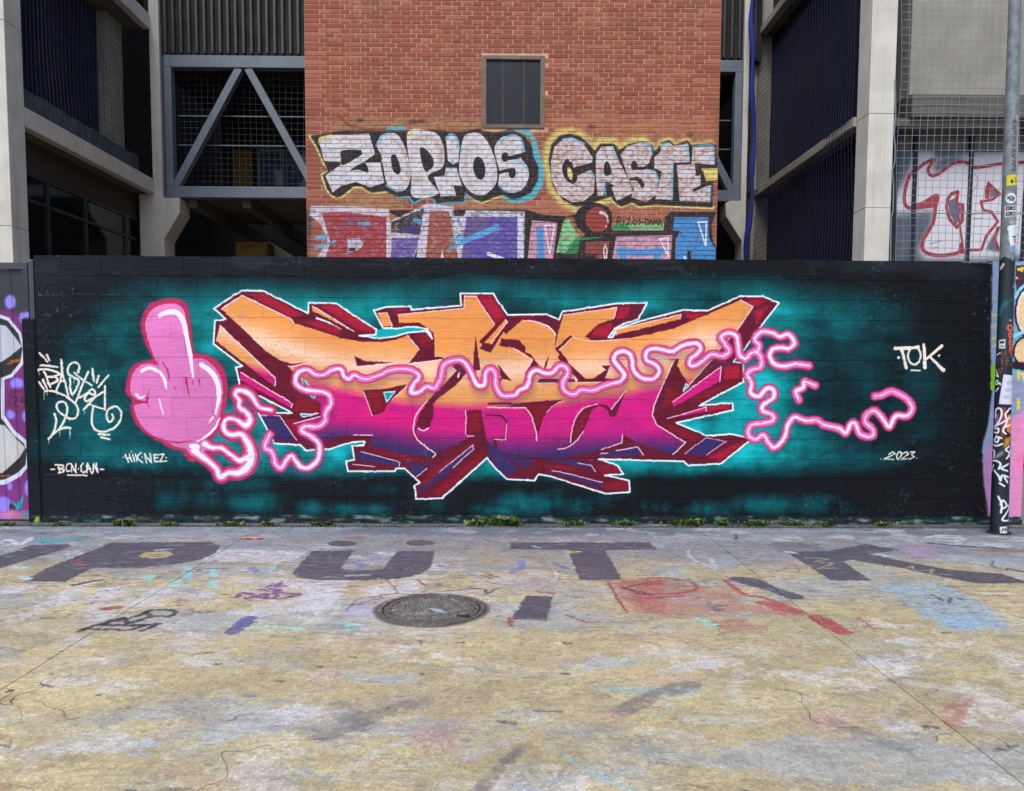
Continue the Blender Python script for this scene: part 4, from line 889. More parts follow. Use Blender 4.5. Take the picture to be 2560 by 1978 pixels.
                         (G3, [(330, 635), (380, 640)], .07, C(150, 206, 190)), (G3, [(390, 668), (430, 668)], .06, C(150, 206, 200)), (G3, [(360, 560), (480, 550), (400, 580), (500, 570)], .03, C(134, 116, 140)), (G3, [(1650, 490), (1720, 525)], .02, C(60, 66, 76)), (G3, [(1770, 510), (1755, 540)], .02, C(60, 66, 76)), (G3, [(1790, 505), (1840, 520)], .02, C(60, 66, 76)), (G3, [(1850, 490), (2000, 500), (2080, 500)], .02, C(90, 86, 76)),
                         (G3, [(2010, 305), (2000, 330), (2070, 355), (2090, 345)], .02, C(80, 76, 80)), (G3, [(2100, 345), (2184, 365)], .04, C(80, 76, 80)), (G3, [(240, 410), (330, 425), (360, 415), (420, 430), (460, 420)], .02, C(104, 128, 104))]:
        L(z, p, w, col, curve=len(p) > 2, alpha=.9, rough=.3)
    # scuffs, drips and dropped flecks all over, to the near ground too
    pal = [(C(66, 62, 58), 9), (C(98, 90, 80), 8), (C(206, 204, 200), 3), (C(118, 126, 160), 2), (C(150, 84, 78), 1), (C(140, 180, 186), 1), (C(60, 60, 74), 3), (C(196, 182, 128), 2)]
    bag = [c for c, n in pal for _ in range(n)]
    for i in range(750):
        x, y = rnd.uniform(-6.0, 6.2), 1.95 + 5.6 * rnd.random() ** 1.25
        a, ln, w = rnd.uniform(-.5, .5), abs(rnd.gauss(0, .05)) + .006, rnd.uniform(.006, .026)
        q = np.array([[x, y], [x + ln * math.cos(a), y + ln * math.sin(a)]])
        s_ = (q - [cv.u0, cv.v0]) * cv.ppm
        cv.lay(cv.mask_stroke(s_, w * cv.ppm, 1.0), rnd.choice(bag), rnd.uniform(.3, .85))
    for i in range(60):                              # broad faded rollers of colour in the foreground
        x, y = rnd.uniform(-3.2, 3.2), rnd.uniform(1.95, 4.0)
        a, ln = rnd.uniform(-1.2, 1.2), rnd.uniform(.15, .6)
        q = np.array([[x, y], [x + ln * math.cos(a) * .5, y + ln * math.sin(a) * .6], [x + ln * math.cos(a), y + ln * math.sin(a)]])
        s_ = (q - [cv.u0, cv.v0]) * cv.ppm
        cv.lay(cv.mask_stroke(s_, rnd.uniform(.03, .12) * cv.ppm, 3.0), rnd.choice([WHT, WHT, C(150, 164, 190), C(156, 100, 94), LIL, C(140, 176, 180), C(90, 88, 100)]), rnd.uniform(.25, .6), .7)
    L(G2, [(425, 385), (440, 430), (425, 462), (470, 500), (490, 545)], .012, C(90, 84, 74), alpha=.8)
    cv.c *= (.9 + .2 * noise(H, W, 3, 4, 2, .6, rs))[..., None]
    warp(3.2, 3)
    cv.c *= (1 + .34 * (rs.rand(H, W) - .5) * (rs.rand(H, W) > .5)).astype(np.float32)[..., None]
    far = np.clip((Yg - 3.2) / 2.5, .35, 1)
    for ch, cw, th, col, al in ((2, 7, .74, C(70, 66, 62), .75), (3, 12, .72, C(96, 92, 92), .6), (2, 6, .76, C(204, 200, 190), .5), (5, 22, .66, C(132, 134, 142), .5), (4, 30, .68, C(112, 104, 92), .45)):
        q = np.clip((noise(H, W, ch, cw, 2, .5, rs) - th) * 14, 0, 1) * np.clip((noise(H, W, 60, 80, 3, .6, rs) - .34) * 5, 0, 1) * far
        cv.c += (col - cv.c) * (q * al)[..., None]
    gm = np.clip((Yg - 7.90 - .12 * (n3 - .5)) / .10, 0, 1) * (.4 + .8 * n2)
    cv.c += (C(48, 52, 50) - cv.c) * (np.clip(gm, 0, 1) * .75)[..., None]
    xg = (cv.u0 + (np.arange(W) + .5) / cv.ppm)[None, :]
    pd = np.hypot(xg - POLE_X, Yg - POLE_Y) + .05 * (n3 - .5)
    cv.c += (C(60, 58, 54) - cv.c) * (np.clip((.17 - pd) / .08, 0, 1) * .7)[..., None]
    md = np.abs(np.hypot(xg - mc_[0], Yg - mc_[1]) - .35) + .03 * (n3 - .5)
    cv.c += (C(54, 50, 44) - cv.c) * (np.clip((.035 - md) / .03, 0, 1) * .7)[..., None]
    cv.c *= 1.06
    ex = np.minimum(np.arange(W), W - 1 - np.arange(W)) / 75.0
    ey = np.arange(H)[:, None] / 75.0
    cv.a[:] = np.clip(np.minimum(ex[None, :], ey), 0, 1)
    return cv

_pb = on_ground([(2497, 1337)])[0]
POLE_Y = float(_pb[1]) + 0.09
POLE_X = float(_pb[0]) * POLE_Y / float(_pb[1])
_pt = on_y([(2529, 290)], POLE_Y)[0]
POLE_LEAN = (float(_pt[0]) - POLE_X) / float(_pt[1])
def pole_r(z):
    return 0.0785 - 0.0053 * z
POLE_RM = 0.068
POLE_VIEW = math.atan2(POLE_X, POLE_Y)
def pole_uv(p):
    q = on_y(p, POLE_Y)
    r = pole_r(q[:, 1])
    off = np.clip((q[:, 0] - POLE_X - POLE_LEAN * q[:, 1]) * math.cos(POLE_VIEW) / r, -1, 1)
    return np.stack([(np.arcsin(off) - POLE_VIEW) * POLE_RM, q[:, 1]], 1)

def paint_pole():
    hw = math.pi * POLE_RM
    cv = Canvas(-hw, hw, 0, 5.6, 300, pole_uv, C(112, 120, 128))
    rs = np.random.RandomState(3)
    n = noise(cv.H, cv.W, 18, 12, 4, .6, rs)
    cv.c *= (.72 + .56 * n)[..., None]
    zz = (np.arange(cv.H) + .5)[:, None] / cv.ppm
    ed = 2.62 + .10 * (noise(cv.H, cv.W, 40, 16, 2, .5, rs) - .5)
    m = np.clip((ed - zz) * 60, 0, 1)[..., None]
    cv.c += (C(20, 24, 32) * (.8 + .4 * n)[..., None] - cv.c) * m
    m = np.exp(-((zz - 2.0) / .34) ** 2) * .9
    cv.c += (C(10, 56, 66) - cv.c) * (m * np.ones_like(cv.a))[..., None]
    m = np.clip((.95 - zz) * 4, 0, 1) * .5
    cv.c += (C(12, 34, 52) - cv.c) * (m * np.ones_like(cv.a))[..., None]
    p5, p6, p7 = Z(2420, 290, .21944), Z(2420, 650, .21944), Z(2420, 1000, .21944)
    L = lambda z, p, w, c, **k: cv.line(z(p), w, c, **k)
    WHT, BK = C(214, 222, 234), C(24, 24, 30)
    # rust streaks and scratches on the bare metal
    L(p5, [(560, 20), (572, 120), (566, 300), (560, 480), (556, 660)], .02, C(196, 190, 178), soft=2, rough=.5)
    for y in (95, 255, 500, 580):
        cv.dot(p5([(572, y)])[0], .016, C(96, 62, 40), soft=2)
    y = 60
    for g in [[(0, 40), (20, 0), (40, 40), (10, 30)], [(0, 0), (40, 20), (0, 40), (40, 50)], [(0, 10), (30, 0), (40, 30), (10, 40)], [(0, 0), (40, 10), (10, 30), (40, 50)], [(10, 0), (0, 40), (40, 30), (30, 0)], [(0, 0), (20, 50), (40, 0)], [(40, 0), (0, 20), (40, 50)], [(0, 0), (35, 20), (0, 50), (40, 60)], [(30, 0), (0, 60), (40, 40)]]:
        L(p5, [(505 + a, y + b) for a, b in g], .009, C(40, 42, 48), alpha=.8)
        y += 66
    # stickers
    cv.poly(p5([(440, 690), (560, 683), (562, 805), (435, 812)]), C(206, 190, 40))
    cv.poly(p5([(480, 760), (500, 730), (520, 770), (495, 790)]), C(60, 56, 40))
    L(p5, [(530, 720), (550, 760), (530, 770)], .008, C(80, 70, 40))
    cv.ell(p5([(487, 952)])[0], 13.5, 13.5, C(206, 212, 220))
    for a in range(5):
        L(p5, [(450 + 14 * a, 930 + 8 * (a % 3)), (480 + 10 * a, 980 - 12 * (a % 2))], .009, C(70, 78, 90))
    L(p5, [(445, 960), (480, 925), (530, 950), (500, 985)], .008, C(70, 78, 90))
    for yy in (1038, 1100):
        cv.poly(p5([(420, yy), (546, yy - 4), (546, yy + 58), (417, yy + 62)]), C(216, 220, 226))
        x = 432
        for ch in 'KOKO':
            if ch == 'K':
                g = [[(6, 0), (0, 38)], [(24, 0), (4, 20), (20, 38)]]
            else:
                g = [[(10, 0), (2, 20), (4, 36), (16, 36), (22, 16), (20, 2), (10, 0)]]
            for q in g:
                L(p5, [(x + a, yy + 10 + b) for a, b in q], .0085, BK)
            x += 28
    cv.poly(p5([(470, 1215), (545, 1195), (552, 1235), (475, 1245)]), C(150, 160, 172))
    cv.poly(p5([(440, 1300), (470, 1262), (560, 1245), (560, 1480), (520, 1520), (490, 1510), (465, 1420), (462, 1320)]), C(206, 222, 232))
    cv.poly(p5([(470, 1500), (560, 1470), (556, 1580), (480, 1560)]), C(110, 150, 200))
    cv.poly(p5([(515, 1410), (552, 1408), (550, 1465), (525, 1460)]), C(206, 110, 120))
    L(p5, [(515, 1390), (545, 1386)], .014, BK)
    # black field
    L(p6, [(365, 620), (390, 540), (430, 490)], .03, C(20, 96, 112), soft=6)  # teal sheen painted into the black coat
    L(p6, [(440, 520), (500, 450)], .02, C(44, 84, 98), soft=4, alpha=.7)
    L(p6, [(370, 100), (400, 60)], .03, C(200, 204, 214), rough=.6)
    L(p6, [(515, 320), (535, 260)], .01, C(190, 194, 200), rough=.5)
    OR = C(214, 84, 58)
    cv.dot(p6([(484, 695)])[0], .022, C(226, 130, 110))
    for p in [[(460, 750), (500, 755), (505, 800), (470, 810), (450, 780)], [(470, 840), (490, 830), (500, 870), (480, 900), (470, 870)], [(475, 925), (505, 925), (508, 965), (475, 970)], [(480, 1000), (510, 995), (500, 1040), (475, 1045)], [(485, 1060), (490, 1090)]]:
        L(p6, p + p[:1], .018, OR)
    cv.poly(p6([(352, 915), (425, 905), (425, 1012), (350, 1012)]), C(206, 212, 218))
    cv.poly(p6([(362, 930), (415, 924), (412, 955), (362, 955)]), C(44, 60, 58))
    L(p6, [(365, 995), (385, 975), (400, 995), (412, 980)], .006, C(50, 50, 56))
    BR = C(110, 62, 50)
    for p in [[(325, 1090), (365, 1060)], [(385, 1055), (400, 1080), (380, 1090), (385, 1055)], [(440, 1045), (420, 1060), (440, 1075), (420, 1090)], [(465, 1050), (500, 1045)], [(482, 1050), (485, 1090)], [(345, 1120), (335, 1190)], [(375, 1130), (400, 1115)], [(385, 1130), (390, 1195)], [(375, 1160), (400, 1150)], [(430, 1120), (470, 1115)], [(435, 1120), (440, 1195), (480, 1190)], [(435, 1155), (470, 1150)], [(345, 1240), (370, 1290), (395, 1235), (345, 1240)]]:
        L(p6, p, .011, BR if p[0][0] != 325 else WHT)
    cv.poly(p6([(405, 1305), (515, 1318), (500, 1648), (350, 1640)]), C(202, 208, 226))
    for c in [(470, 1400), (455, 1480), (440, 1560)]:
        cv.ell(p6([c])[0], 8, 6, C(140, 146, 176), alpha=.5, rough=.4)
    for p in [[(320, 1250), (345, 1330), (310, 1310)], [(310, 1390), (335, 1370), (345, 1410), (320, 1420), (310, 1390)], [(345, 1460), (315, 1500)], [(360, 1400), (370, 1420)]]:
        L(p6, p, .014, WHT)
    # tag layers near the foot
    cv.poly(p7([(380, 90), (430, 80), (420, 240), (400, 420), (370, 400), (385, 250)]), C(150, 26, 40))
    cv.poly(p7([(450, 170), (495, 150), (490, 400), (440, 350)]), C(206, 118, 34))
    cv.poly(p7([(420, 430), (495, 400), (470, 500), (400, 550)]), C(180, 124, 30), soft=2)
    cv.poly(p7([(310, 170), (350, 150), (340, 260), (300, 300)]), C(128, 88, 150))
    cv.poly(p7([(285, 510), (340, 500), (330, 560), (280, 640)]), C(54, 28, 50))
    cv.poly(p7([(300, 640), (400, 570), (410, 600), (310, 680)]), C(150, 146, 168), soft=3)
    for p in [[(310, 200), (320, 110), (365, 95), (385, 150), (360, 230), (320, 290)], [(290, 320), (380, 260), (480, 190)], [(430, 150), (470, 100), (490, 90)], [(425, 160), (440, 250), (400, 340), (430, 380)], [(430, 300), (495, 270)], [(310, 330), (345, 320), (340, 370), (300, 370)], [(320, 420), (300, 460), (330, 480), (350, 430), (320, 410), (380, 430)],
              [(280, 500), (320, 520), (390, 495)], [(270, 570), (300, 580), (290, 660)], [(470, 520), (430, 560), (470, 600), (440, 660)], [(480, 560), (470, 640)], [(270, 700), (320, 690), (370, 720), (350, 780)], [(290, 740), (270, 820)], [(460, 720), (380, 770), (450, 800)], [(300, 800), (350, 860), (370, 910), (390, 850), (460, 870)], [(360, 940), (415, 970)], [(415, 870), (450, 930)],
              [(345, 1090), (385, 1180), (375, 1270)], [(370, 1180), (400, 1130), (440, 1190), (385, 1230)], [(440, 1190), (465, 1210), (390, 1350), (465, 1350), (465, 1310)]]:
        L(p7, p, .017, WHT, curve=True)
    cv.poly(p7([(360, 1430), (445, 1420), (445, 1500), (365, 1510)]), C(206, 210, 216))
    L(p7, [(385, 1480), (400, 1450), (420, 1470), (430, 1440), (435, 1470)], .009, C(60, 66, 72))
    L(p7, [(250, 1515), (330, 1520), (465, 1520)], .02, C(96, 62, 44), soft=2, rough=.4)
    return cv

# ---------------------------------------------------------------- materials
class NT:
    def __init__(s, name):
        s.m = bpy.data.materials.new(name)
        s.m.use_nodes = True
        s.n, s.l = s.m.node_tree.nodes, s.m.node_tree.links
        s.n.clear()
        s.out = s.n.new('ShaderNodeOutputMaterial')
        s.b = s.n.new('ShaderNodeBsdfPrincipled')
        s.l.new(s.b.outputs[0], s.out.inputs[0])
    def add(s, t, **kw):
        n = s.n.new(t)
        for k, v in kw.items():
            setattr(n, k, v)
        return n
    def put(s, sock, v):
        if hasattr(v, 'is_output'):
            s.l.new(v, sock)
        elif isinstance(v, (int, float)):
            sock.default_value = v
        else:
            v = tuple(float(q) for q in v)
            sock.default_value = v if len(sock.default_value) == len(v) else v + (1.0,)
    def math(s, op, a, b=0.0, clamp=False):
        n = s.add('ShaderNodeMath', operation=op, use_clamp=clamp)
        s.put(n.inputs[0], a)
        s.put(n.inputs[1], b)
        return n.outputs[0]
    def mix(s, f, a, b, blend='MIX'):
        n = s.add('ShaderNodeMix', data_type='RGBA', blend_type=blend)
        s.put(n.inputs[0], f)
        s.put(n.inputs[6], a)
        s.put(n.inputs[7], b)
        return n.outputs[2]
    def noise(s, scale, vec, detail=4.0, rough=0.6):
        n = s.add('ShaderNodeTexNoise')
        n.inputs['Scale'].default_value = scale
        n.inputs['Detail'].default_value = detail
        n.inputs['Roughness'].default_value = rough
        s.l.new(vec, n.inputs['Vector'])
        return n.outputs[0]
    def ramp(s, f, a, b, ca, cb):
        n = s.add('ShaderNodeMapRange')
        s.put(n.inputs[0], f)
        n.inputs[1].default_value, n.inputs[2].default_value, n.inputs[3].default_value, n.inputs[4].default_value = a, b, ca, cb
        return n.outputs[0]
    def pos(s, sc=(1, 1, 1)):
        g = s.add('ShaderNodeNewGeometry')
        if sc == (1, 1, 1):
            return g.outputs['Position']
        m = s.add('ShaderNodeVectorMath', operation='MULTIPLY')
        s.l.new(g.outputs['Position'], m.inputs[0])
        m.inputs[1].default_value = sc
        return m.outputs[0]
    def bump(s, h, strength, dist):
        n = s.add('ShaderNodeBump')
        n.inputs['Strength'].default_value = strength
        n.inputs['Distance'].default_value = dist
        s.l.new(h, n.inputs['Height'])
        s.l.new(n.outputs[0], s.b.inputs['Normal'])
    def canvas(s, cv, im, axes, ext='EXTEND'):
        t = s.add('ShaderNodeTexImage', image=im, extension=ext, interpolation='Linear')
        if axes == 'uv':
            u = s.add('ShaderNodeUVMap')
            s.l.new(u.outputs[0], t.inputs[0])
        else:
            sp = s.add('ShaderNodeSeparateXYZ')
            s.l.new(s.pos(), sp.inputs[0])
            c = s.add('ShaderNodeCombineXYZ')
            s.l.new(s.math('DIVIDE', s.math('SUBTRACT', sp.outputs[0], cv.u0), cv.u1 - cv.u0), c.inputs[0])
            s.l.new(s.math('DIVIDE', s.math('SUBTRACT', sp.outputs[2 if axes == 'xz' else 1], cv.v0), cv.v1 - cv.v0), c.inputs[1])
            s.l.new(c.outputs[0], t.inputs[0])
        return t.outputs[0], t.outputs[1]

def lin(r, g, b):
    f = lambda c: (c / 255 / 12.92) if c < 10.3 else ((c / 255 + .055) / 1.055) ** 2.4
    return (f(r), f(g), f(b))

def mat(name, c1, c2=None, scale=4.0, rough=.7, bump=.15, bscale=40.0, metal=0.0, dist=.004, streak=0.0, detail=5.0):
    t = NT(name)
    p = t.pos()
    col = c1
    c2 = c2 or tuple(q * .72 for q in c1)
    col = t.mix(t.ramp(t.noise(scale, p, detail), .3, .7, 0, 1), c1, c2)
    if streak:
        v = t.noise(1.0, t.pos((9, 9, .5)), 4)
        col = t.mix(t.ramp(v, .5, .75, 0, streak), col, tuple(q * .45 for q in c1))
    t.put(t.b.inputs['Base Color'], col)
    t.put(t.b.inputs['Roughness'], t.ramp(t.noise(scale * 3, p, 3), .3, .7, max(0, rough - .1), min(1, rough + .1)))
    t.b.inputs['Metallic'].default_value = metal
    if bump:
        t.bump(t.noise(bscale, p, 4), bump, dist)
    return t.m

M = {}
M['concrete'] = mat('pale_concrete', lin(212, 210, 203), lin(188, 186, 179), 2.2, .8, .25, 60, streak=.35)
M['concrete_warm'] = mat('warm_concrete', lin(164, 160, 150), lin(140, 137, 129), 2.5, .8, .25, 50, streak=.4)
M['soffit'] = mat('soffit_concrete', lin(106, 101, 93), lin(86, 82, 76), 1.5, .85, .2, 40)  # tone lowered, puts some recess shadow into the colour
M['steel'] = mat('grey_steel', lin(112, 124, 138), lin(96, 107, 120), 3, .5, .05, 90, streak=.2)
M['dark_frame'] = mat('dark_frame', lin(52, 56, 60), lin(42, 45, 48), 5, .5, .05)
M['navy'] = mat('navy_cladding', lin(15, 22, 50), lin(10, 16, 38), 1.4, .55, .1, 30)
M['dark'] = mat('dark_wall', lin(32, 31, 32), lin(22, 21, 23), 1.2, .9, .2)  # base darkened so the interior recesses look deeper in shade
M['lintel'] = mat('dark_lintel', lin(58, 54, 50), lin(48, 45, 42), 2, .85, .2)  # darkened too, recess shade carried by the colour
M['panel_top'] = mat('beige_panel', lin(128, 124, 116), lin(112, 109, 102), 2, .7, .1)
M['black_post'] = mat('black_post', lin(28, 30, 40), lin(22, 24, 32), 6, .5, .05)
M['ochre'] = mat('ochre_paint', lin(134, 104, 52), lin(112, 86, 42), 3, .7, .1)
M['cloth'] = mat('grey_cloth', lin(84, 96, 106), lin(60, 70, 80), 9, .8, .5, 14, dist=.02)
M['net'] = mat('pale_cord', lin(120, 138, 152), lin(98, 114, 128), 30, .8, 0)
M['net_dark'] = mat('grey_cord', lin(66, 68, 76), lin(50, 52, 60), 30, .8, 0)
M['net_navy'] = mat('navy_cord', lin(20, 30, 70), lin(14, 22, 54), 30, .8, 0)
M['net_blue'] = mat('blue_cord', lin(18, 46, 150), lin(12, 34, 112), 30, .8, .5, 60, dist=.01)
M['iron_plain'] = mat('cast_iron', lin(122, 120, 116), lin(66, 64, 62), 22, .6, .6, 90, .1, .005)
t = NT('worn_iron')
p = t.pos()
c = t.mix(t.ramp(t.noise(24, p, 4), .35, .65, 0, 1), lin(112, 110, 106), lin(70, 68, 66))
c = t.mix(t.ramp(t.noise(190, p, 2), .60, .68, 0, .85), c, lin(196, 194, 188))
c = t.mix(t.ramp(t.noise(7, p, 4), .60, .68, 0, .6), c, lin(160, 172, 178))
t.put(t.b.inputs['Base Color'], c)
t.b.inputs['Roughness'].default_value = .5
t.b.inputs['Metallic'].default_value = .15
t.bump(t.noise(120, p, 4), .6, .004)
M['iron'] = t.m
M['iron_dark'] = mat('dark_iron', lin(40, 40, 42), lin(28, 28, 30), 9, .7, .4, 60)
M['vent_frame'] = mat('rusty_frame', lin(124, 108, 96), lin(96, 82, 72), 7, .7, .2, streak=.3)
M['leaf'] = mat('weed_leaf', lin(78, 110, 40), lin(46, 74, 26), 60, .6, 0)
M['leaf_dry'] = mat('weed_leaf_pale', lin(120, 136, 66), lin(76, 96, 40), 60, .6, 0)
M['moss'] = mat('yellow_moss', lin(150, 178, 62), lin(106, 136, 44), 60, .9, .6, 90, dist=.01)
M['scrap'] = mat('pink_scrap', lin(214, 150, 140), lin(190, 110, 110), 20, .7, .1)
M['joint'] = mat('joint_filler', lin(112, 104, 88), lin(84, 78, 68), 12, .9, .3)
M['yard'] = mat('yard_concrete', lin(140, 134, 120), lin(112, 108, 100), .8, .9, .3, 60)

def glass(name, c):
    t = NT(name)
    t.put(t.b.inputs['Base Color'], c)
    t.b.inputs['Roughness'].default_value = .08
    t.b.inputs['Specular IOR Level'].default_value = .5
    t.bump(t.noise(1.2, t.pos(), 2), .05, .02)
    return t.m
M['glass'] = glass('dark_glass', lin(16, 24, 24))
M['glass_blue'] = glass('blue_glass', lin(46, 78, 112))

CV = {k: f() for k, f in (('mural', paint_mural), ('brick', paint_brick), ('panels', paint_panels), ('gate', paint_gate), ('ground', paint_ground), ('pole', paint_pole))}
IM = {k: c.image(k + '_paint') for k, c in CV.items()}

# painted blocks
t = NT('painted_blockwork')
c, a = t.canvas(CV['mural'], IM['mural'], 'xz')
t.put(t.b.inputs['Base Color'], c)
t.put(t.b.inputs['Roughness'], t.ramp(t.noise(6, t.pos(), 3), .3, .7, .52, .72))
t.b.inputs['Specular IOR Level'].default_value = .15
h = t.math('ADD', t.noise(26, t.pos((.35, 1, 1.4)), 6, .65), t.math('MULTIPLY', t.noise(4, t.pos((.5, 1, 2.2)), 3), .8))
t.bump(h, .8, .008)
M['mural'] = t.m

# bricks and mortar share the spray paint
def brickmat(name, mortar):
    t = NT(name)
    p = t.pos()
    c, a = t.canvas(CV['brick'], IM['brick'], 'xz', 'CLIP')
    if mortar:
        base = t.mix(t.ramp(t.noise(5, p, 5), .35, .65, 0, 1), lin(214, 172, 146), lin(178, 142, 120))
        a = t.math('MULTIPLY', a, .82)
        c = t.mix(.4, c, lin(120, 114, 114), 'MULTIPLY')
    else:
        at_ = t.add('ShaderNodeAttribute', attribute_name='tint', attribute_type='GEOMETRY')
        oi = t.add('ShaderNodeObjectInfo')
        r = t.math('FRACT', t.math('ADD', at_.outputs['Fac'], oi.outputs['Random']))
        n = t.add('ShaderNodeValToRGB')
        t.l.new(r, n.inputs[0])
        e = n.color_ramp.elements
        e[0].color, e[1].color = lin(150, 78, 62) + (1,), lin(166, 94, 74) + (1,)
        for q, cc in ((.25, lin(160, 84, 64)), (.5, lin(142, 70, 56)), (.72, lin(162, 88, 66)), (.93, lin(178, 112, 88))):
            e.new(q).color = cc + (1,)
        base = t.mix(t.ramp(t.noise(30, p, 4), .3, .7, 0, .5), n.outputs[0], lin(110, 56, 46))
        base = t.mix(t.ramp(t.noise(1.3, t.pos((1, 1, .45)), 5), .46, .70, 0, .40), base, lin(112, 84, 66))
        base = t.mix(t.ramp(t.noise(2.2, t.pos((1.6, 1, .5)), 5), .58, .76, 0, .4), base, lin(186, 142, 110))
        a = t.math('MULTIPLY', a, t.ramp(t.noise(46, p, 4), .24, .42, .55, 1.0))
    t.put(t.b.inputs['Base Color'], t.mix(a, base, c))
    t.b.inputs['Roughness'].default_value = .82
    t.bump(t.noise(70, p, 5), .5, .004)
    return t.m
M['brick'], M['mortar'] = brickmat('painted_brick', False), brickmat('pale_mortar', True)

t = NT('grey_graffiti_panel')
c, a = t.canvas(CV['panels'], IM['panels'], 'xz', 'CLIP')
base = t.mix(t.ramp(t.noise(2.5, t.pos(), 4), .3, .7, 0, 1), lin(92, 102, 116), lin(78, 88, 102))
t.put(t.b.inputs['Base Color'], t.mix(a, base, c))
t.b.inputs['Roughness'].default_value = .55
t.bump(t.noise(20, t.pos(), 3), .1, .004)
M['panel'] = t.m

t = NT('painted_gate_sheet')
c, a = t.canvas(CV['gate'], IM['gate'], 'xz')
t.put(t.b.inputs['Base Color'], c)
t.b.inputs['Roughness'].default_value = .45
t.bump(t.noise(30, t.pos(), 3), .08, .003)
M['gate'] = t.m
M['gate_frame'] = mat('gate_frame_paint', lin(62, 68, 80), lin(50, 55, 66), 5, .5, .1, streak=.2)

t = NT('painted_pavement')
p = t.pos()
c, a = t.canvas(CV['ground'], IM['ground'], 'xy', 'CLIP')
base = t.mix(t.ramp(t.noise(1.2, p, 6), .35, .65, 0, 1), lin(168, 150, 110), lin(142, 134, 112))
base = t.mix(t.ramp(t.noise(22, p, 4), .55, .72, 0, .6), base, lin(100, 94, 84))
col = t.mix(a, base, c)
col = t.mix(t.ramp(t.noise(160, p, 3), .45, .75, 0, .35), col, lin(90, 86, 80))
col = t.mix(t.ramp(t.noise(420, p, 2), .60, .66, 0, .55), col, lin(70, 66, 60))
col = t.mix(t.ramp(t.noise(330, p, 2), .64, .70, 0, .45), col, lin(206, 200, 186))
wv = t.add('ShaderNodeVectorMath', operation='ADD')
nz = t.add('ShaderNodeTexNoise')
nz.inputs['Scale'].default_value = 2.2
t.l.new(p, nz.inputs['Vector'])
t.l.new(p, wv.inputs[0])
t.l.new(nz.outputs['Color'], wv.inputs[1])
vo = t.add('ShaderNodeTexVoronoi', feature='DISTANCE_TO_EDGE')
vo.inputs['Scale'].default_value = .42
t.l.new(wv.outputs[0], vo.inputs['Vector'])
ck = t.math('MULTIPLY', t.ramp(vo.outputs[0], .0008, .0022, 1, 0), t.ramp(t.noise(.9, p, 3), .47, .56, 0, .75))
col = t.mix(ck, col, lin(70, 64, 56))
t.put(t.b.inputs['Base Color'], col)
t.put(t.b.inputs['Roughness'], t.ramp(t.noise(5, p, 4), .3, .7, .55, .8))
t.b.inputs['Specular IOR Level'].default_value = .3
t.bump(t.math('ADD', t.noise(120, p, 4), t.math('MULTIPLY', t.noise(9, p, 4), .6)), .4, .004)
M['pave'] = t.m

t = NT('painted_pole_metal')
c, a = t.canvas(CV['pole'], IM['pole'], 'uv')
t.put(t.b.inputs['Base Color'], c)
t.b.inputs['Roughness'].default_value = .45
t.bump(t.noise(40, t.pos(), 4), .25, .003)
M['pole'] = t.m

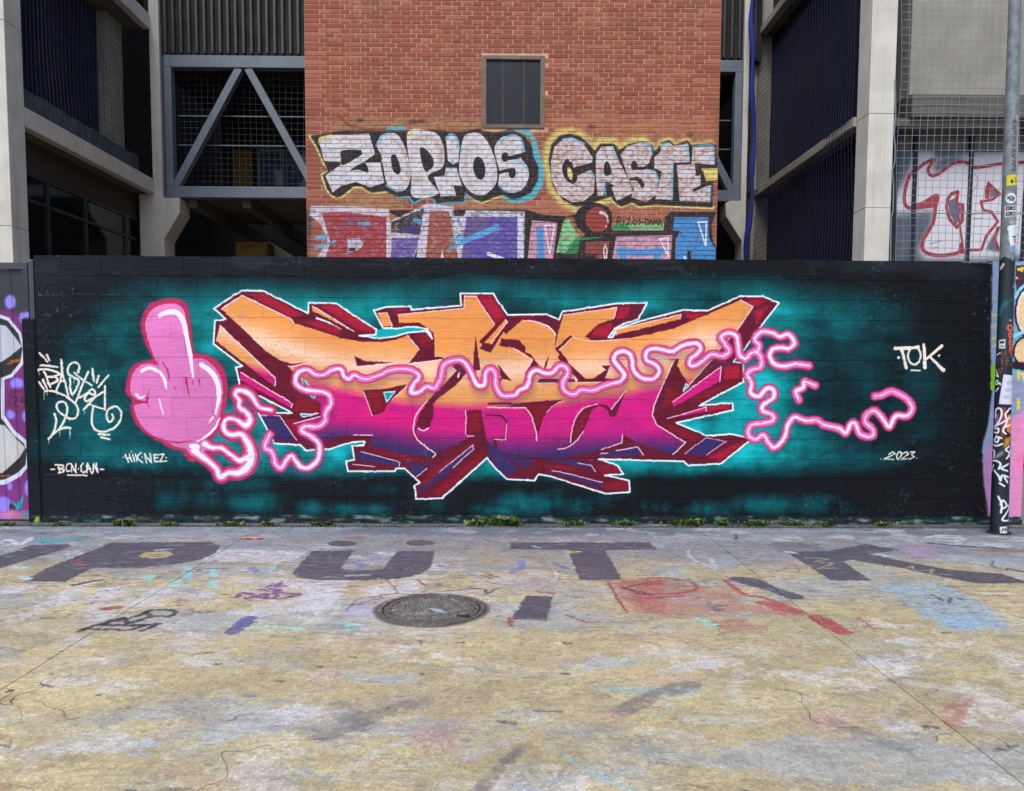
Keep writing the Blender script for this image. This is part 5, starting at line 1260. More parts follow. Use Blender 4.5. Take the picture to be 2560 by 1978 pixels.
# ---------------------------------------------------------------- geometry helpers
class MB:
    def __init__(s):
        s.v, s.f = [], []
    def quadbox(s, pts):
        b = len(s.v)
        s.v += [tuple(p) for p in pts]
        s.f += [tuple(b + i for i in q) for q in ((0, 3, 2, 1), (4, 5, 6, 7), (0, 1, 5, 4), (1, 2, 6, 5), (2, 3, 7, 6), (3, 0, 4, 7))]
        return s
    def box(s, x0, x1, y0, y1, z0, z1):
        return s.quadbox([(x0, y0, z0), (x1, y0, z0), (x1, y1, z0), (x0, y1, z0), (x0, y0, z1), (x1, y0, z1), (x1, y1, z1), (x0, y1, z1)])
    def bar(s, a, b, w, d, up=(0, 1, 0)):          # a beam from a to b: w across, d along `up`
        a, b, up = Vector(a), Vector(b), Vector(up)
        t = (b - a).normalized()
        sd = t.cross(up).normalized() * (w / 2)
        uu = sd.cross(t).normalized() * (d / 2)
        return s.quadbox([a - sd - uu, a + sd - uu, a + sd + uu, a - sd + uu, b - sd - uu, b + sd - uu, b + sd + uu, b - sd + uu])
    def tube(s, pts, r, n=3, cap=False):
        pts = [Vector(p) for p in pts]
        base = len(s.v)
        for i, p in enumerate(pts):
            d = (pts[min(i + 1, len(pts) - 1)] - pts[max(i - 1, 0)]).normalized()
            u = d.cross(Vector((0, 1, 0)) if abs(d.y) < .9 else Vector((1, 0, 0))).normalized()
            w = d.cross(u)
            rr = r[i] if hasattr(r, '__len__') else r
            for k in range(n):
                a = 2 * math.pi * k / n + .5
                s.v.append(tuple(p + u * (rr * math.cos(a)) + w * (rr * math.sin(a))))
        for i in range(len(pts) - 1):
            for k in range(n):
                q = base + i * n
                s.f.append((q + k, q + (k + 1) % n, q + n + (k + 1) % n, q + n + k))
        if cap:
            s.f.append(tuple(base + k for k in range(n))[::-1])
            s.f.append(tuple(base + (len(pts) - 1) * n + k for k in range(n)))
        return s
    def prism_xz(s, poly, y0, y1):
        b, n = len(s.v), len(poly)
        s.v += [(p[0], y0, p[1]) for p in poly] + [(p[0], y1, p[1]) for p in poly]
        s.f.append(tuple(range(b, b + n)))
        s.f.append(tuple(range(b + 2 * n - 1, b + n - 1, -1)))
        for i in range(n):
            j = (i + 1) % n
            s.f.append((b + i, b + n + i, b + n + j, b + j))
        return s
    def brick(s, x0, x1, z0, z1, y0, dep, c=.003):   # a block seen from -y, front arris chamfered
        b = len(s.v)
        for x, z, y in ((x0 + c, z0 + c, y0), (x1 - c, z0 + c, y0), (x1 - c, z1 - c, y0), (x0 + c, z1 - c, y0)):
            s.v.append((x, y, z))
        for y in (y0 + c, y0 + dep):
            s.v += [(x0, y, z0), (x1, y, z0), (x1, y, z1), (x0, y, z1)]
        s.f.append((b, b + 1, b + 2, b + 3))
        for o in (0, 4):
            for i in range(4):
                j = (i + 1) % 4
                s.f.append((b + o + i, b + o + 4 + i, b + o + 4 + j, b + o + j))
        return s
    def mesh(s, name, m):
        me = bpy.data.meshes.new(name)
        me.from_pydata(s.v, [], s.f)
        bm = bmesh.new()
        bm.from_mesh(me)
        bmesh.ops.recalc_face_normals(bm, faces=bm.faces)
        bm.to_mesh(me)
        bm.free()
        me.materials.append(M[m] if isinstance(m, str) else m)
        return me
    def build(s, name, m, parent=None, bevel=0.0, smooth_=False, loc=None):
        me = s.mesh(name, m)
        if smooth_:
            me.polygons.foreach_set('use_smooth', [True] * len(me.polygons))
        return link(name, me, parent, bevel, loc)

def link(name, me, parent=None, bevel=0.0, loc=None):
    o = bpy.data.objects.new(name, me)
    COL.objects.link(o)
    if parent:
        o.parent = parent
    if loc is not None:
        o.location = loc
    if bevel:
        md = o.modifiers.new('bevel', 'BEVEL')
        md.width, md.segments, md.limit_method, md.angle_limit = bevel, 2, 'ANGLE', R(40)
    return o

def tag(o, label=None, cat=None, group=None, kind=None):
    for k, v in (('label', label), ('category', cat), ('group', group), ('kind', kind)):
        if v:
            o[k] = v
    return o

def thing(name, label, cat, loc=(0, 0, 0), group=None):
    o = bpy.data.objects.new(name, None)
    o.empty_display_size = .2
    COL.objects.link(o)
    o.location = loc
    return tag(o, label, cat, group)

def sub(mb, off):
    mb.v = [(a - off[0], b - off[1], c - off[2]) for a, b, c in mb.v]
    return mb

def on_x(p, X):                                   # points of a plane x = X -> (y, z)
    d = rays(p)
    k = X / d[:, 0]
    return np.stack([d[:, 1] * k, EYE + d[:, 2] * k], 1)

def box(*a):
    return MB().box(*a)

RN = random.Random(7)

# ---------------------------------------------------------------- ground
DR0, DR1 = 7.795, 7.915                              # the drain channel
tag(box(-300, 300, 8.30, 400, -.30, -.012).build('ground', 'yard'), kind='structure')
pav = tag(box(-300, 300, -300, 7.4435, -.40, -.022).build('pavement', 'joint'), kind='structure')
JX = [-10.97, -6.67, -2.37, 1.93, 6.23, 10.53]
for i in range(5):
    mb = box(JX[i] + .003, JX[i + 1] - .003, -6.0, 7.4438, -.021, 0)
    mb.build('concrete_slab', 'pave', pav)
gut = tag(box(-14, 14, 7.444, DR0, -.20, -.001).build('gutter_strip', 'pave'), kind='structure')
box(-14, 14, DR1, 8.29, -.20, -.004).build('gutter_back', 'pave', gut)
box(-14, 14, DR0 - .002, DR1 + .002, -.24, -.10).build('channel_bed', 'iron_dark', gut)
dr = thing('drain_grate', 'slotted metal drain grate set along the foot of the painted wall', 'drain', (0, DR0, 0))
mb = MB().box(-6.2, 6.2, DR0 + .001, DR0 + .014, -.03, -.003).box(-6.2, 6.2, DR1 - .014, DR1 - .001, -.03, -.003)
sub(mb, (0, DR0, 0)).build('frame', 'iron', dr)
mb = MB()
x = -6.15
while x < 6.15:
    if int(x * 10) % 7:
        mb.box(x, x + .017, DR0 + .0145, DR1 - .0145, -.022, -.005)
    else:
        mb.box(x, x + .038, DR0 + .0145, DR1 - .0145, -.022, -.005)
    x += .039
tag(sub(mb, (0, DR0, 0)).build('grate_bars', 'iron', dr), kind='stuff')

# ---------------------------------------------------------------- the painted block wall
XL = float(on_y([(84, 660)], WALL_Y)[0][0])
XR, Z0, CP, JT = 5.32, .057, .20, .0048
wall = thing('block_wall', 'low black block wall with the pink hand and orange magenta lettering mural', 'wall', (XL, WALL_Y, 0))
OFF = (XL, WALL_Y, 0)
sub(box(XL + .004, XR - .004, WALL_Y + .0034, WALL_Y + .196, Z0 - .02, Z0 + 13 * CP - .004), OFF).build('mortar_core', 'mural', wall)
sub(box(XL, XR, WALL_Y - .022, WALL_Y + .21, -.05, Z0 - .004), OFF).build('plinth', 'mural', wall, bevel=.008)
cells = []
for r in range(13):
    row = 12 - r
    x = XL
    w = (.27, .40, .25, .40)[r % 4] + (.13 if r % 4 == 3 else 0)
    while x < XR - .03:
        x1 = min(x + w, XR)
        if XR - x1 < .06:
            x1 = XR
        cells.append((x, x1, Z0 + row * CP, row))
        x, w = x1, .40
cells.sort(key=lambda q: -(min(q[1], 5.05) - q[0]) if q[0] < 5.05 else 9)
shared, rest = {}, MB()
for i, (x0, x1, z, row) in enumerate(cells):
    dy = RN.uniform(-.0008, .0008)
    if i < 300:
        key = (round(x1 - x0, 2), i % 3)
        if key not in shared:
            h, L = JT / 2, x1 - x0
            mb = MB().brick(h, L - h, h, CP - h, 0, .19, .0018)
            mb.v = [(a + (RN.uniform(-.0012, .0012) if b < .01 else 0), b + (RN.uniform(-.0006, .0006) if b < .01 else 0), c_ + (RN.uniform(-.0012, .0012) if b < .01 else 0)) for a, b, c_ in mb.v]
            shared[key] = mb.mesh('block', 'mural')
        link('block', shared[key], wall, loc=(x0 - XL, dy, z + (RN.uniform(-.002, .005) if row == 12 else 0)))
    else:
        rest.brick(x0 + JT / 2 - XL, x1 - JT / 2 - XL, z + JT / 2, z + CP - JT / 2, dy, .19, .0025)
if rest.v:
    tag(rest.build('blocks', 'mural', wall), kind='stuff')
PX0 = float(on_y([(62, 1000)], WALL_Y)[0][0])
PZ = float(on_y([(82, 797)], WALL_Y)[0][1])
sub(box(PX0, XL - .012, WALL_Y - .012, WALL_Y + .20, -.05, PZ), OFF).build('pier', 'mural', wall, bevel=.01)

# ---------------------------------------------------------------- the sheet gate at the left
GX1 = float(on_y([(68, 700)], WALL_Y)[0][0]) 
GT = float(on_y([(30, 656)], WALL_Y)[0][1])
gate = thing('metal_gate', 'grey ribbed sheet gate sprayed purple with white shapes, left of the wall', 'gate', (-5.6, WALL_Y, 0))
GO = (-5.6, WALL_Y, 0)
sub(MB().box(-6.6, GX1 - .002, WALL_Y + .01, WALL_Y + .06, GT - .065, GT), GO).build('top_rail', 'gate_frame', gate, bevel=.003)
sub(MB().box(GX1 - .062, GX1 - .002, WALL_Y + .012, WALL_Y + .058, .085, GT - .067), GO).build('stile', 'gate', gate, bevel=.003)
sub(MB().box(-6.6, GX1 - .002, WALL_Y + .01, WALL_Y + .06, .02, .083), GO).build('bottom_rail', 'gate', gate, bevel=.003)
mb = MB()
x = -6.58
prof = []
while x < GX1 - .07:
    prof += [(x, .045), (x + .10, .045), (x + .108, .038), (x + .122, .038), (x + .13, .045)]
    x += .131
prof = [q for q in prof if q[0] < GX1 - .066] + [(GX1 - .064, .045)]
for i, (a, b) in enumerate(prof):
    mb.v += [(a, WALL_Y + b, .085), (a, WALL_Y + b, GT - .067)]
    if i:
        k = 2 * i
        mb.f.append((k - 2, k, k + 1, k - 1))
sub(mb, GO).build('sheet', 'gate', gate)
QX0, QX1 = float(on_y([(70, 700)], WALL_Y)[0][0]), float(on_y([(84, 700)], WALL_Y)[0][0])
post = thing('gate_post', 'slim grey square gate post between purple gate and black wall', 'post', ((QX0 + QX1) / 2, WALL_Y + .03, 0))
PO = ((QX0 + QX1) / 2, WALL_Y + .03, 0)
pz = float(on_y([(76, 652)], WALL_Y)[0][1])
sub(MB().box(QX0 + .002, QX1 - .003, WALL_Y + .004, WALL_Y + .055, 0, pz), PO).build('shaft', 'gate_frame', post, bevel=.004)
sub(MB().box(QX0 + .001, QX1 - .002, WALL_Y + .002, WALL_Y + .057, pz + .001, pz + .012), PO).build('cap', 'steel', post, bevel=.003)

# ---------------------------------------------------------------- brick building behind
BX0, BX1 = float(on_y([(765, 460)], BRICK_Y)[0][0]), float(on_y([(1795, 460)], BRICK_Y)[0][0])
BZT = 9.2
bb = thing('brick_building', 'red brick building front with silver bubble letters above the wall', 'building', ((BX0 + BX1) / 2, BRICK_Y, 0))
BO = ((BX0 + BX1) / 2, BRICK_Y, 0)
VX0, VX1, VZ0 = at(1205, 305, BRICK_Y).x, at(1361, 305, BRICK_Y).x, at(1280, 321, BRICK_Y).z
VZ1 = VZ0 + 1.05
core = MB().box(BX0 + .003, VX0, BRICK_Y + .008, BRICK_Y + 3.2, 0, BZT).box(VX1, BX1 - .003, BRICK_Y + .008, BRICK_Y + 3.2, 0, BZT)
core.box(VX0, VX1, BRICK_Y + .008, BRICK_Y + 3.2, 0, VZ0).box(VX0, VX1, BRICK_Y + .008, BRICK_Y + 3.2, VZ1, BZT)
core.box(VX0 - .05, VX1 + .05, BRICK_Y + .5, BRICK_Y + .52, VZ0 - .05, VZ1 + .05)
sub(core, BO).build('mortar_core', 'mortar', bb)
RP, RJ = .0668, .0125
cells = []
row = 0
z = 2.45
while z < BZT - .05:
    x = BX0
    first = True
    while x < BX1 - .02:
        if first:
            L = .30 if row % 2 == 0 else .225
            first = False
        else:
            L = .15 if row % 2 or RN.random() < .12 else .30
        x1 = x + L
        if BX1 - x1 < .11:
            x1 = BX1
        if not (x1 > VX0 + .01 and x < VX1 - .01 and z + RP > VZ0 + .005 and z < VZ1 - .005):
            cells.append((x, x1, z))
        else:
            if x < VX0 - .05:
                cells.append((x, VX0, z))
            if x1 > VX1 + .05:
                cells.append((VX1, x1, z))
        x = x1
    z += RP
    row += 1
cells.sort(key=lambda q: -(min(q[1] - q[0], .30)) - (.5 if 5.0 < q[2] < 5.45 or (q[0] < BX0 + .35 and q[2] > 3.4) else 0) if 3.3 < q[2] < 5.45 else 1)
shared, rest, tints = {}, MB(), []
for i, (x0, x1, z) in enumerate(cells):
    L = x1 - x0
    dy = RN.uniform(-.002, .002)
    if i < 300:
        key = round(L, 2)
        if key not in shared:
            shared[key] = MB().brick(RJ / 2, L - RJ / 2, 0, RP - RJ, 0, .05, .0025).mesh('brick', 'brick')
        link('brick', shared[key], bb, loc=(x0 - BO[0], dy, z))
    else:
        n0 = len(rest.f)
        j = RN.uniform(-.0008, .0008)
        rest.brick(x0 + RJ / 2 - BO[0], x1 - RJ / 2 - BO[0], z + j, z + RP - RJ + j, dy, .05, .0025)
        tints += [RN.random()] * (len(rest.f) - n0)
me = rest.mesh('bricks', 'brick')
att = me.attributes.new('tint', 'FLOAT', 'FACE')
att.data.foreach_set('value', tints)
tag(link('bricks', me, bb), kind='stuff')
vw = sub(MB().box(VX0 + .002, VX0 + .065, BRICK_Y - .012, BRICK_Y + .03, VZ0 + .002, VZ1).box(VX1 - .065, VX1 - .002, BRICK_Y - .012, BRICK_Y + .03, VZ0 + .002, VZ1)
         .box(VX0 + .066, VX1 - .066, BRICK_Y - .011, BRICK_Y + .03, VZ0 + .002, VZ0 + .055).box(VX0 + .066, VX1 - .066, BRICK_Y - .011, BRICK_Y + .03, VZ1 - .055, VZ1), BO).build('vent_window', 'vent_frame', bb, bevel=.003)
mb = MB()
x = VX0 + .075
while x < VX1 - .07:
    mb.box(x, x + .005, BRICK_Y + .012, BRICK_Y + .016, VZ0 + .056, VZ1 - .056)
    x += .024
z = VZ0 + .07
while z < VZ1 - .06:
    mb.box(VX0 + .067, VX1 - .067, BRICK_Y + .0165, BRICK_Y + .02, z, z + .005)
    z += .024
tag(sub(mb, BO).build('wire_mesh', 'net_dark', vw), kind='stuff')
for k in (1, 2):
    xm = VX0 + (VX1 - VX0) * k / 3
    sub(MB().box(xm - .012, xm + .012, BRICK_Y + .022, BRICK_Y + .048, VZ0 + .056, VZ1 - .056), BO).build('mullion', 'vent_frame', vw)
sub(MB().box(VX0 + .066, VX1 - .066, BRICK_Y + .05, BRICK_Y + .06, VZ0 + .056, VZ1 - .056), BO).build('pane', 'glass', vw)
sub(MB().box(BX0 - .06, BX1 + .06, BRICK_Y - .06, BRICK_Y + 3.26, BZT, BZT + .16), BO).build('coping', 'concrete', bb, bevel=.01)

# ---------------------------------------------------------------- left wing
zl = Z(0, 280, .35714)
TOP = 11.6
SZB, SZT = at(387, 485, TRUSS_Y).z, at(387, 449, TRUSS_Y).z     # floor slab edge
SXL = at(387, 467, TRUSS_Y).x
GXL = SXL - .42
NY = 11.9
NXL = at(26, 470, NY).x
FL = 3.3
lw = thing('concrete_wing', 'pale concrete building wing with dark ground floor glazing at left', 'building', (SXL, NY, 0))
LO = (SXL, NY, 0)
LB = lambda mb, n, m, p=lw, **k: sub(mb, LO).build(n, m, p, **k)
cj = at(10, 565, NY).z
for z0, z1 in ((0, cj - .002), (cj + .002, cj + 2.9), (cj + 2.904, TOP)):
    LB(box(NXL - .45, NXL, NY, NY + .42, z0, z1), 'column', 'concrete', bevel=.010)
cp = [on_y([zl([q])[0]], TRUSS_Y)[0] for q in ((1064, 560), (1138, 590), (1258, 600), (1258, 706), (1150, 890), (1152, 1000), (985, 1000), (972, 573))]
ctop = at(*zl([(1064, 300)])[0], TRUSS_Y).x, at(*zl([(1132, 300)])[0], TRUSS_Y).x
poly = [(ctop[0], TOP), (ctop[0], cp[7][1]), (cp[7][0], cp[7][1]), (cp[6][0], 0), (cp[5][0], 0), (cp[5][0], cp[4][1]), (cp[3][0], cp[3][1]), (cp[2][0], cp[2][1]), (ctop[1], cp[2][1]), (ctop[1], TOP)]
LB(MB().prism_xz(poly[::-1], TRUSS_Y, TRUSS_Y + .55), 'corbel_column', 'concrete', bevel=.012)
for k in range(3):
    z0, z1 = SZB + k * FL, SZT + k * FL
    if z0 > TOP:
        break
    LB(box(SXL - .16, SXL, NY + .43, TRUSS_Y - .002, z0, z1), 'floor_edge', 'concrete', bevel=.012)
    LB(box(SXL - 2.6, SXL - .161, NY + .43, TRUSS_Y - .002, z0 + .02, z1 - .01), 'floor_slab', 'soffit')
LB(box(SXL - 6.0, GXL - .9, NY + .1, 26, 0, TOP), 'core', 'dark')
HZ = [on_x([zl([q])[0]], GXL)[0] for q in ((345, 488), (345, 668), (345, 900), (600, 610), (880, 700))]
hz, tz = float(HZ[0][1]), float(HZ[1][1])
my = [NY + .45] + [float(on_x([zl([(q, 700)])[0]], GXL)[0][0]) for q in (335, 598, 875)] + [TRUSS_Y + .2]
LB(box(GXL - .12, GXL, NY + .43, TRUSS_Y + 1.0, hz + .002, SZB + .018), 'lintel', 'lintel')
for i in range(4):
    y0, y1 = my[i], my[i + 1]
    fr = MB()
    for yy in (y0, y1):
        fr.box(GXL - .05, GXL + .02, yy - .035 if yy != y0 else yy, yy if yy != y0 else yy + .035, .3, hz)
    for zz in (hz - .05, tz - .03, .3):
        fr.box(GXL - .049, GXL + .019, y0 + .036, y1 - .036, zz, zz + .05)
    w = LB(fr, 'window', 'dark_frame')
    LB(box(GXL - .02, GXL - .012, y0 + .036, y1 - .036, tz + .021, hz - .051), 'pane', 'glass', w)
    LB(box(GXL - .02, GXL - .012, y0 + .036, y1 - .036, .351, tz - .031), 'pane', 'glass', w)
for k in range(2):                                # upper floors: louvred navy front behind a cloth-covered parapet
    z0 = SZT + k * FL
    LB(box(GXL - .3, GXL - .25, NY + .45, TRUSS_Y - .9, z0, z0 + FL - (SZT - SZB) - .01), 'upper_wall', 'navy')
    mb = MB()
    y = NY + .55
    while y < TRUSS_Y - 1.0:
        mb.box(GXL - .249, GXL - .20, y, y + .035, z0 + .02, z0 + FL - .35)
        y += .11
    tag(LB(mb, 'louvre_bars', 'net_navy'), kind='stuff')
    LB(box(GXL - .3, GXL - .06, TRUSS_Y - .88, TRUSS_Y - .25, z0 + .001, z0 + FL - .3), 'pier', 'concrete_warm', bevel=.01)
    mb, n = MB(), 30
    for i in range(n + 1):
        y = NY + .45 + (TRUSS_Y - .4 - NY - .45) * i / n
        dx = .02 * math.sin(i * 1.7) + .015 * math.sin(i * .6)
        mb.v += [(SXL - .13 + dx, y, z0 + .012), (SXL - .15 - dx, y, z0 + .36)]
        if i:
            mb.f.append((2 * i - 2, 2 * i, 2 * i + 1, 2 * i - 1))
    o = LB(mb, 'parapet_cloth', 'cloth')
    o.modifiers.new('thick', 'SOLIDIFY').thickness = .008

def net_mesh(org, ux, uz, nx, nz, pitch, r, wav, seg=12):
    mb = MB()
    org, ux, uz = Vector(org), Vector(ux).normalized(), Vector(uz).normalized()
    nrm = ux.cross(uz)
    def P(a, b):
        return org + ux * a + uz * b + nrm * (wav * (math.sin(a * 2.3 + b * 1.1) + .6 * math.sin(a * .9 - b * 2.7))) + ux * (wav * .5 * math.sin(b * 2.1 + a)) + uz * (wav * .6 * math.sin(a * 1.7))
    W, H = nx * pitch, nz * pitch
    for i in range(nx + 1):
        mb.tube([P(i * pitch, H * k / seg) for k in range(seg + 1)], r)
    for j in range(nz + 1):
        mb.tube([P(W * k / seg, j * pitch) for k in range(seg + 1)], r)
    return mb

# ---------------------------------------------------------------- steel bridge
br = thing('steel_footbridge', 'grey steel truss footbridge with diagonal braces behind the brick building', 'bridge', (0, TRUSS_Y, 0))
BRO = (0, TRUSS_Y, 0)
BB = lambda mb, n, m, p=br, **k: sub(mb, BRO).build(n, m, p, **k)
bx0, bx1 = at(415, 480, TRUSS_Y).x, at(1851, 480, TRUSS_Y).x
cz0, cz1 = at(600, 494, TRUSS_Y).z, at(600, 466, TRUSS_Y).z
tzc = at(600, 168, TRUSS_Y).z
BB(box(bx0, bx1, TRUSS_Y + .02, TRUSS_Y + .24, cz0, cz1), 'bottom_chord', 'steel', bevel=.01)
BB(box(bx0, bx1, TRUSS_Y + .02, TRUSS_Y + .24, tzc, tzc + .24), 'top_chord', 'steel', bevel=.01)
for xa in (bx0 + .075, bx1 - .075):
    BB(box(xa - .075, xa + .075, TRUSS_Y + .025, TRUSS_Y + .235, cz1 + .001, tzc - .001), 'post', 'steel', bevel=.008)
nm = 4
mw = (bx1 - bx0 - .3) / nm
for i in range(nm):
    a, b, c_ = bx0 + .17 + i * mw, bx0 + .17 + (i + .5) * mw, bx0 + .13 + (i + 1) * mw
    for p0, p1 in (((a, cz1), (b - .09, tzc)), ((b + .09, tzc), (c_, cz1))):
        BB(MB().bar((p0[0], TRUSS_Y + .13, p0[1]), (p1[0], TRUSS_Y + .13, p1[1]), .15, .18), 'diagonal', 'steel', bevel=.006)
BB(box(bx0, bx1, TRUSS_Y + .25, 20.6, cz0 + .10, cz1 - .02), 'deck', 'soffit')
BB(box(bx0, bx1, TRUSS_Y + .25, 20.6, tzc + .03, tzc + .20), 'ceiling', 'dark')
for px in (470, 607, 1700):
    xb = at(px, 498, TRUSS_Y).x
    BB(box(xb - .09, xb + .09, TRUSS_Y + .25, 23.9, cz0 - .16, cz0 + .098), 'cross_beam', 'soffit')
BB(box(bx0, bx1, 20.4, 20.5, cz1, tzc + .02), 'back_wall', 'dark')
BB(box(bx0 + .1, bx1 - .1, TRUSS_Y + .26, TRUSS_Y + .34, cz1 + .001, cz1 + .03), 'kick_rail', 'concrete')
a, b = at(577, 372, 20.2), at(626, 455, 20.2)
BB(box(a.x, b.x, 20.3, 20.39, cz1, a.z), 'door', 'ochre')
a, b = at(645, 378, 20.2), at(766, 458, 20.2)
fr = MB()
for xx in (a.x, (a.x + b.x) / 2, b.x):
    fr.box(xx - .03, xx + .03, 20.28, 20.39, cz1, a.z)
fr.box(a.x - .03, b.x + .03, 20.279, 20.389, a.z + .001, a.z + .07)
w = BB(fr, 'window', 'steel')
for k in (0, 1):
    q0, q1 = (a.x + .031, (a.x + b.x) / 2 - .031) if k == 0 else ((a.x + b.x) / 2 + .031, b.x - .031)
    BB(box(q0, q1, 20.34, 20.35, cz1 + .01, a.z - .001), 'pane', 'glass_blue', w)
for zz in (.9, 1.5):
    BB(box(bx0 + .16, bx1 - .16, TRUSS_Y + .29, TRUSS_Y + .31, cz1 + zz, cz1 + zz + .02), 'guard_wire', 'steel')
BB(box(bx0 - .4, bx1 + .4, TRUSS_Y + .10, 20.5, tzc + .26, TOP), 'upper_storey', 'dark')
mb = MB()
x = bx0 - .3
while x < bx1 + .3:
    mb.box(x, x + .05, TRUSS_Y + .04, TRUSS_Y + .099, tzc + .30, TOP - .1)
    x += .16
tag(BB(mb, 'fins', 'dark_frame'), kind='stuff')
mb = net_mesh((bx0 + .16, TRUSS_Y + .36, cz1 + .03), (1, 0, 0), (0, 0, 1), 80, 20, .125, .0036, .02, 16)
tag(mb.build('safety_net', 'net_dark'), 'dark square mesh net stretched behind the steel bridge braces', 'net')
mb = net_mesh((SXL - .05, NY + .5, SZT + .01), (0, 1, 0), (0, 0, 1), 40, 24, .12, .004, .02, 14)
tag(mb.build('safety_net', 'net_dark'), 'grey net hung above the left concrete floor edge', 'net')

# ---------------------------------------------------------------- right wing
zr = Z(1760, 280, .3663)
RNY = 12.0
rc0, rc1 = at(2166, 470, RNY).x, at(2229, 470, RNY).x
SXR = at(2134, 317, RNY + .42).x
RZB, RZT = at(2134, 317, RNY + .42).z, at(2134, 292, RNY + .42).z
rw = thing('concrete_wing', 'navy clad building wing with pale concrete column at right', 'building', (SXR, RNY, 0))
RO = (SXR, RNY, 0)
RB = lambda mb, n, m, p=rw, **k: sub(mb, RO).build(n, m, p, **k)
cj = at(2200, 520, RNY).z
for z0, z1 in ((0, cj - .002), (cj + .002, cj + 1.36), (cj + 1.364, TOP)):
    RB(box(rc0, rc1, RNY, RNY + .42, z0, z1), 'column', 'concrete', bevel=.010)
q = [on_y([zr([p])[0]], TRUSS_Y)[0] for p in ((250, 590), (296, 590), (270, 607), (180, 607), (147, 622), (150, 712), (258, 882), (262, 1000), (296, 1000))]
tx0, tx1 = at(*zr([(252, 300)])[0], TRUSS_Y).x, at(*zr([(296, 300)])[0], TRUSS_Y).x
tx0 = max(tx0, bx1 + .012)
poly = [(tx0, TOP), (tx1, TOP), (tx1, 0), (q[7][0], 0), (q[6][0], q[6][1]), (q[5][0], q[5][1]), (q[4][0], q[4][1]), (q[3][0], q[3][1]), (tx0, q[3][1])]
RB(MB().prism_xz(poly, TRUSS_Y, TRUSS_Y + .5), 'corbel_column', 'concrete', bevel=.012)
for k in range(2):
    z0, z1 = RZB + k * FL, RZT + k * FL
    RB(box(SXR, SXR + .16, RNY + .43, TRUSS_Y + 1.5, z0, z1), 'floor_edge', 'concrete_warm', bevel=.012)
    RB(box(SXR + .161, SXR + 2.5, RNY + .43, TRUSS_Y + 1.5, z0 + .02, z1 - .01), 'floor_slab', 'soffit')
CXR = SXR + .34
RB(box(CXR, CXR + .1, RNY + .43, 25.5, 0, TOP), 'cladding_base', 'navy')
mb = MB()
y = RNY + .5
while y < TRUSS_Y + .3:
    for z0, z1 in ((0, RZB + .015), (RZT + .001, RZB + FL), (RZT + FL, TOP)):
        mb.box(CXR - .02, CXR - .001, y, y + .05, z0, z1)
    y += .10
tag(RB(mb, 'cladding_ribs', 'navy'), kind='stuff')
for px in (1898,):
    a, b = at(1878, 500, TRUSS_Y + .3).x, at(1921, 500, TRUSS_Y + .3).x
    RB(box(a, b, TRUSS_Y + .3, TRUSS_Y + .7, 0, RZB + .01), 'pier', 'concrete_warm', bevel=.01)
    RB(box(a, b, TRUSS_Y + .3, TRUSS_Y + .7, RZT + .001, TOP), 'pier', 'concrete_warm', bevel=.01)
a = at(1873, 500, TRUSS_Y - .2).x
pts = [(a + .05 * math.sin(z * 1.3) + .02 * math.sin(z * 4.1), TRUSS_Y - .25 + .03 * math.sin(z * 2.2), z) for z in np.linspace(.2, TOP - .2, 60)]
tag(MB().tube(pts, [.042 + .014 * math.sin(i * .9) + .012 * RN.random() for i in range(60)], 7, True).build('gathered_net', 'net_blue', smooth_=True), 'bright blue net gathered into a rope beside the right bridge column', 'net')
mb = net_mesh((SXR + .02, RNY + .5, 2.2), (0, 1, 0), (0, 0, 1), 44, 50, .115, .004, .02, 14)
tag(mb.build('safety_net', 'net_navy'), 'dark blue net over the navy wing beside the pale right column', 'net')

# grey panels with the white and red lettering
pp = thing('panel_partition', 'grey panel partition with white and red outlined graffiti at right', 'partition', (7.0, PANEL_Y, 0))
PPO = (7.0, PANEL_Y, 0)
PB_ = lambda mb, n, m, p=pp, **k: sub(mb, PPO).build(n, m, p, **k)
ex = [at(2236, 500, PANEL_Y).x] + [at(2284 + 139 * k, 500, PANEL_Y).x for k in range(5)]
zj, zt_ = at(2380, 377, PANEL_Y).z, at(2380, 323, PANEL_Y).z
for i in range(5):
    PB_(box(ex[i] + .032, ex[i + 1] - .032, PANEL_Y, PANEL_Y + .05, .1, zj - .008), 'panel', 'panel', bevel=.004)
    PB_(box(ex[i] + .032, ex[i + 1] - .032, PANEL_Y + .03, PANEL_Y + .08, zj + .008, zt_), 'panel', 'panel_top', bevel=.004)
for x in ex:
    PB_(box(x - .030, x + .030, PANEL_Y - .03, PANEL_Y + .07, 0, zt_ - .002), 'post', 'black_post', bevel=.004)
PB_(box(ex[0] - .1, ex[-1] + 2, PANEL_Y + .10, PANEL_Y + 3, 0, TOP), 'backing', 'dark')
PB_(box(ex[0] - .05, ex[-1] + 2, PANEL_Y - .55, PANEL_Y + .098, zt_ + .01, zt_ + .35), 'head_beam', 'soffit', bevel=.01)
PB_(box(ex[0] - .05, ex[-1] + 2, PANEL_Y - .45, PANEL_Y + .098, zt_ + .36, TOP), 'upper_front', 'concrete_warm', bevel=.01)
a = at(2240, 500, 12.3)
mb = net_mesh((a.x, 12.3, 2.2), (1, 0, 0), (0, 0, 1), 34, 44, .113, .0044, .03, 22)
mb.tube([(a.x, 12.28, at(2300, 533, 12.28).z), (a.x + 4, 12.28, at(2300, 533, 12.28).z)], .008, 5)
tag(mb.build('safety_net', 'net'), 'pale square mesh net hanging in front of the red outlined graffiti', 'net')

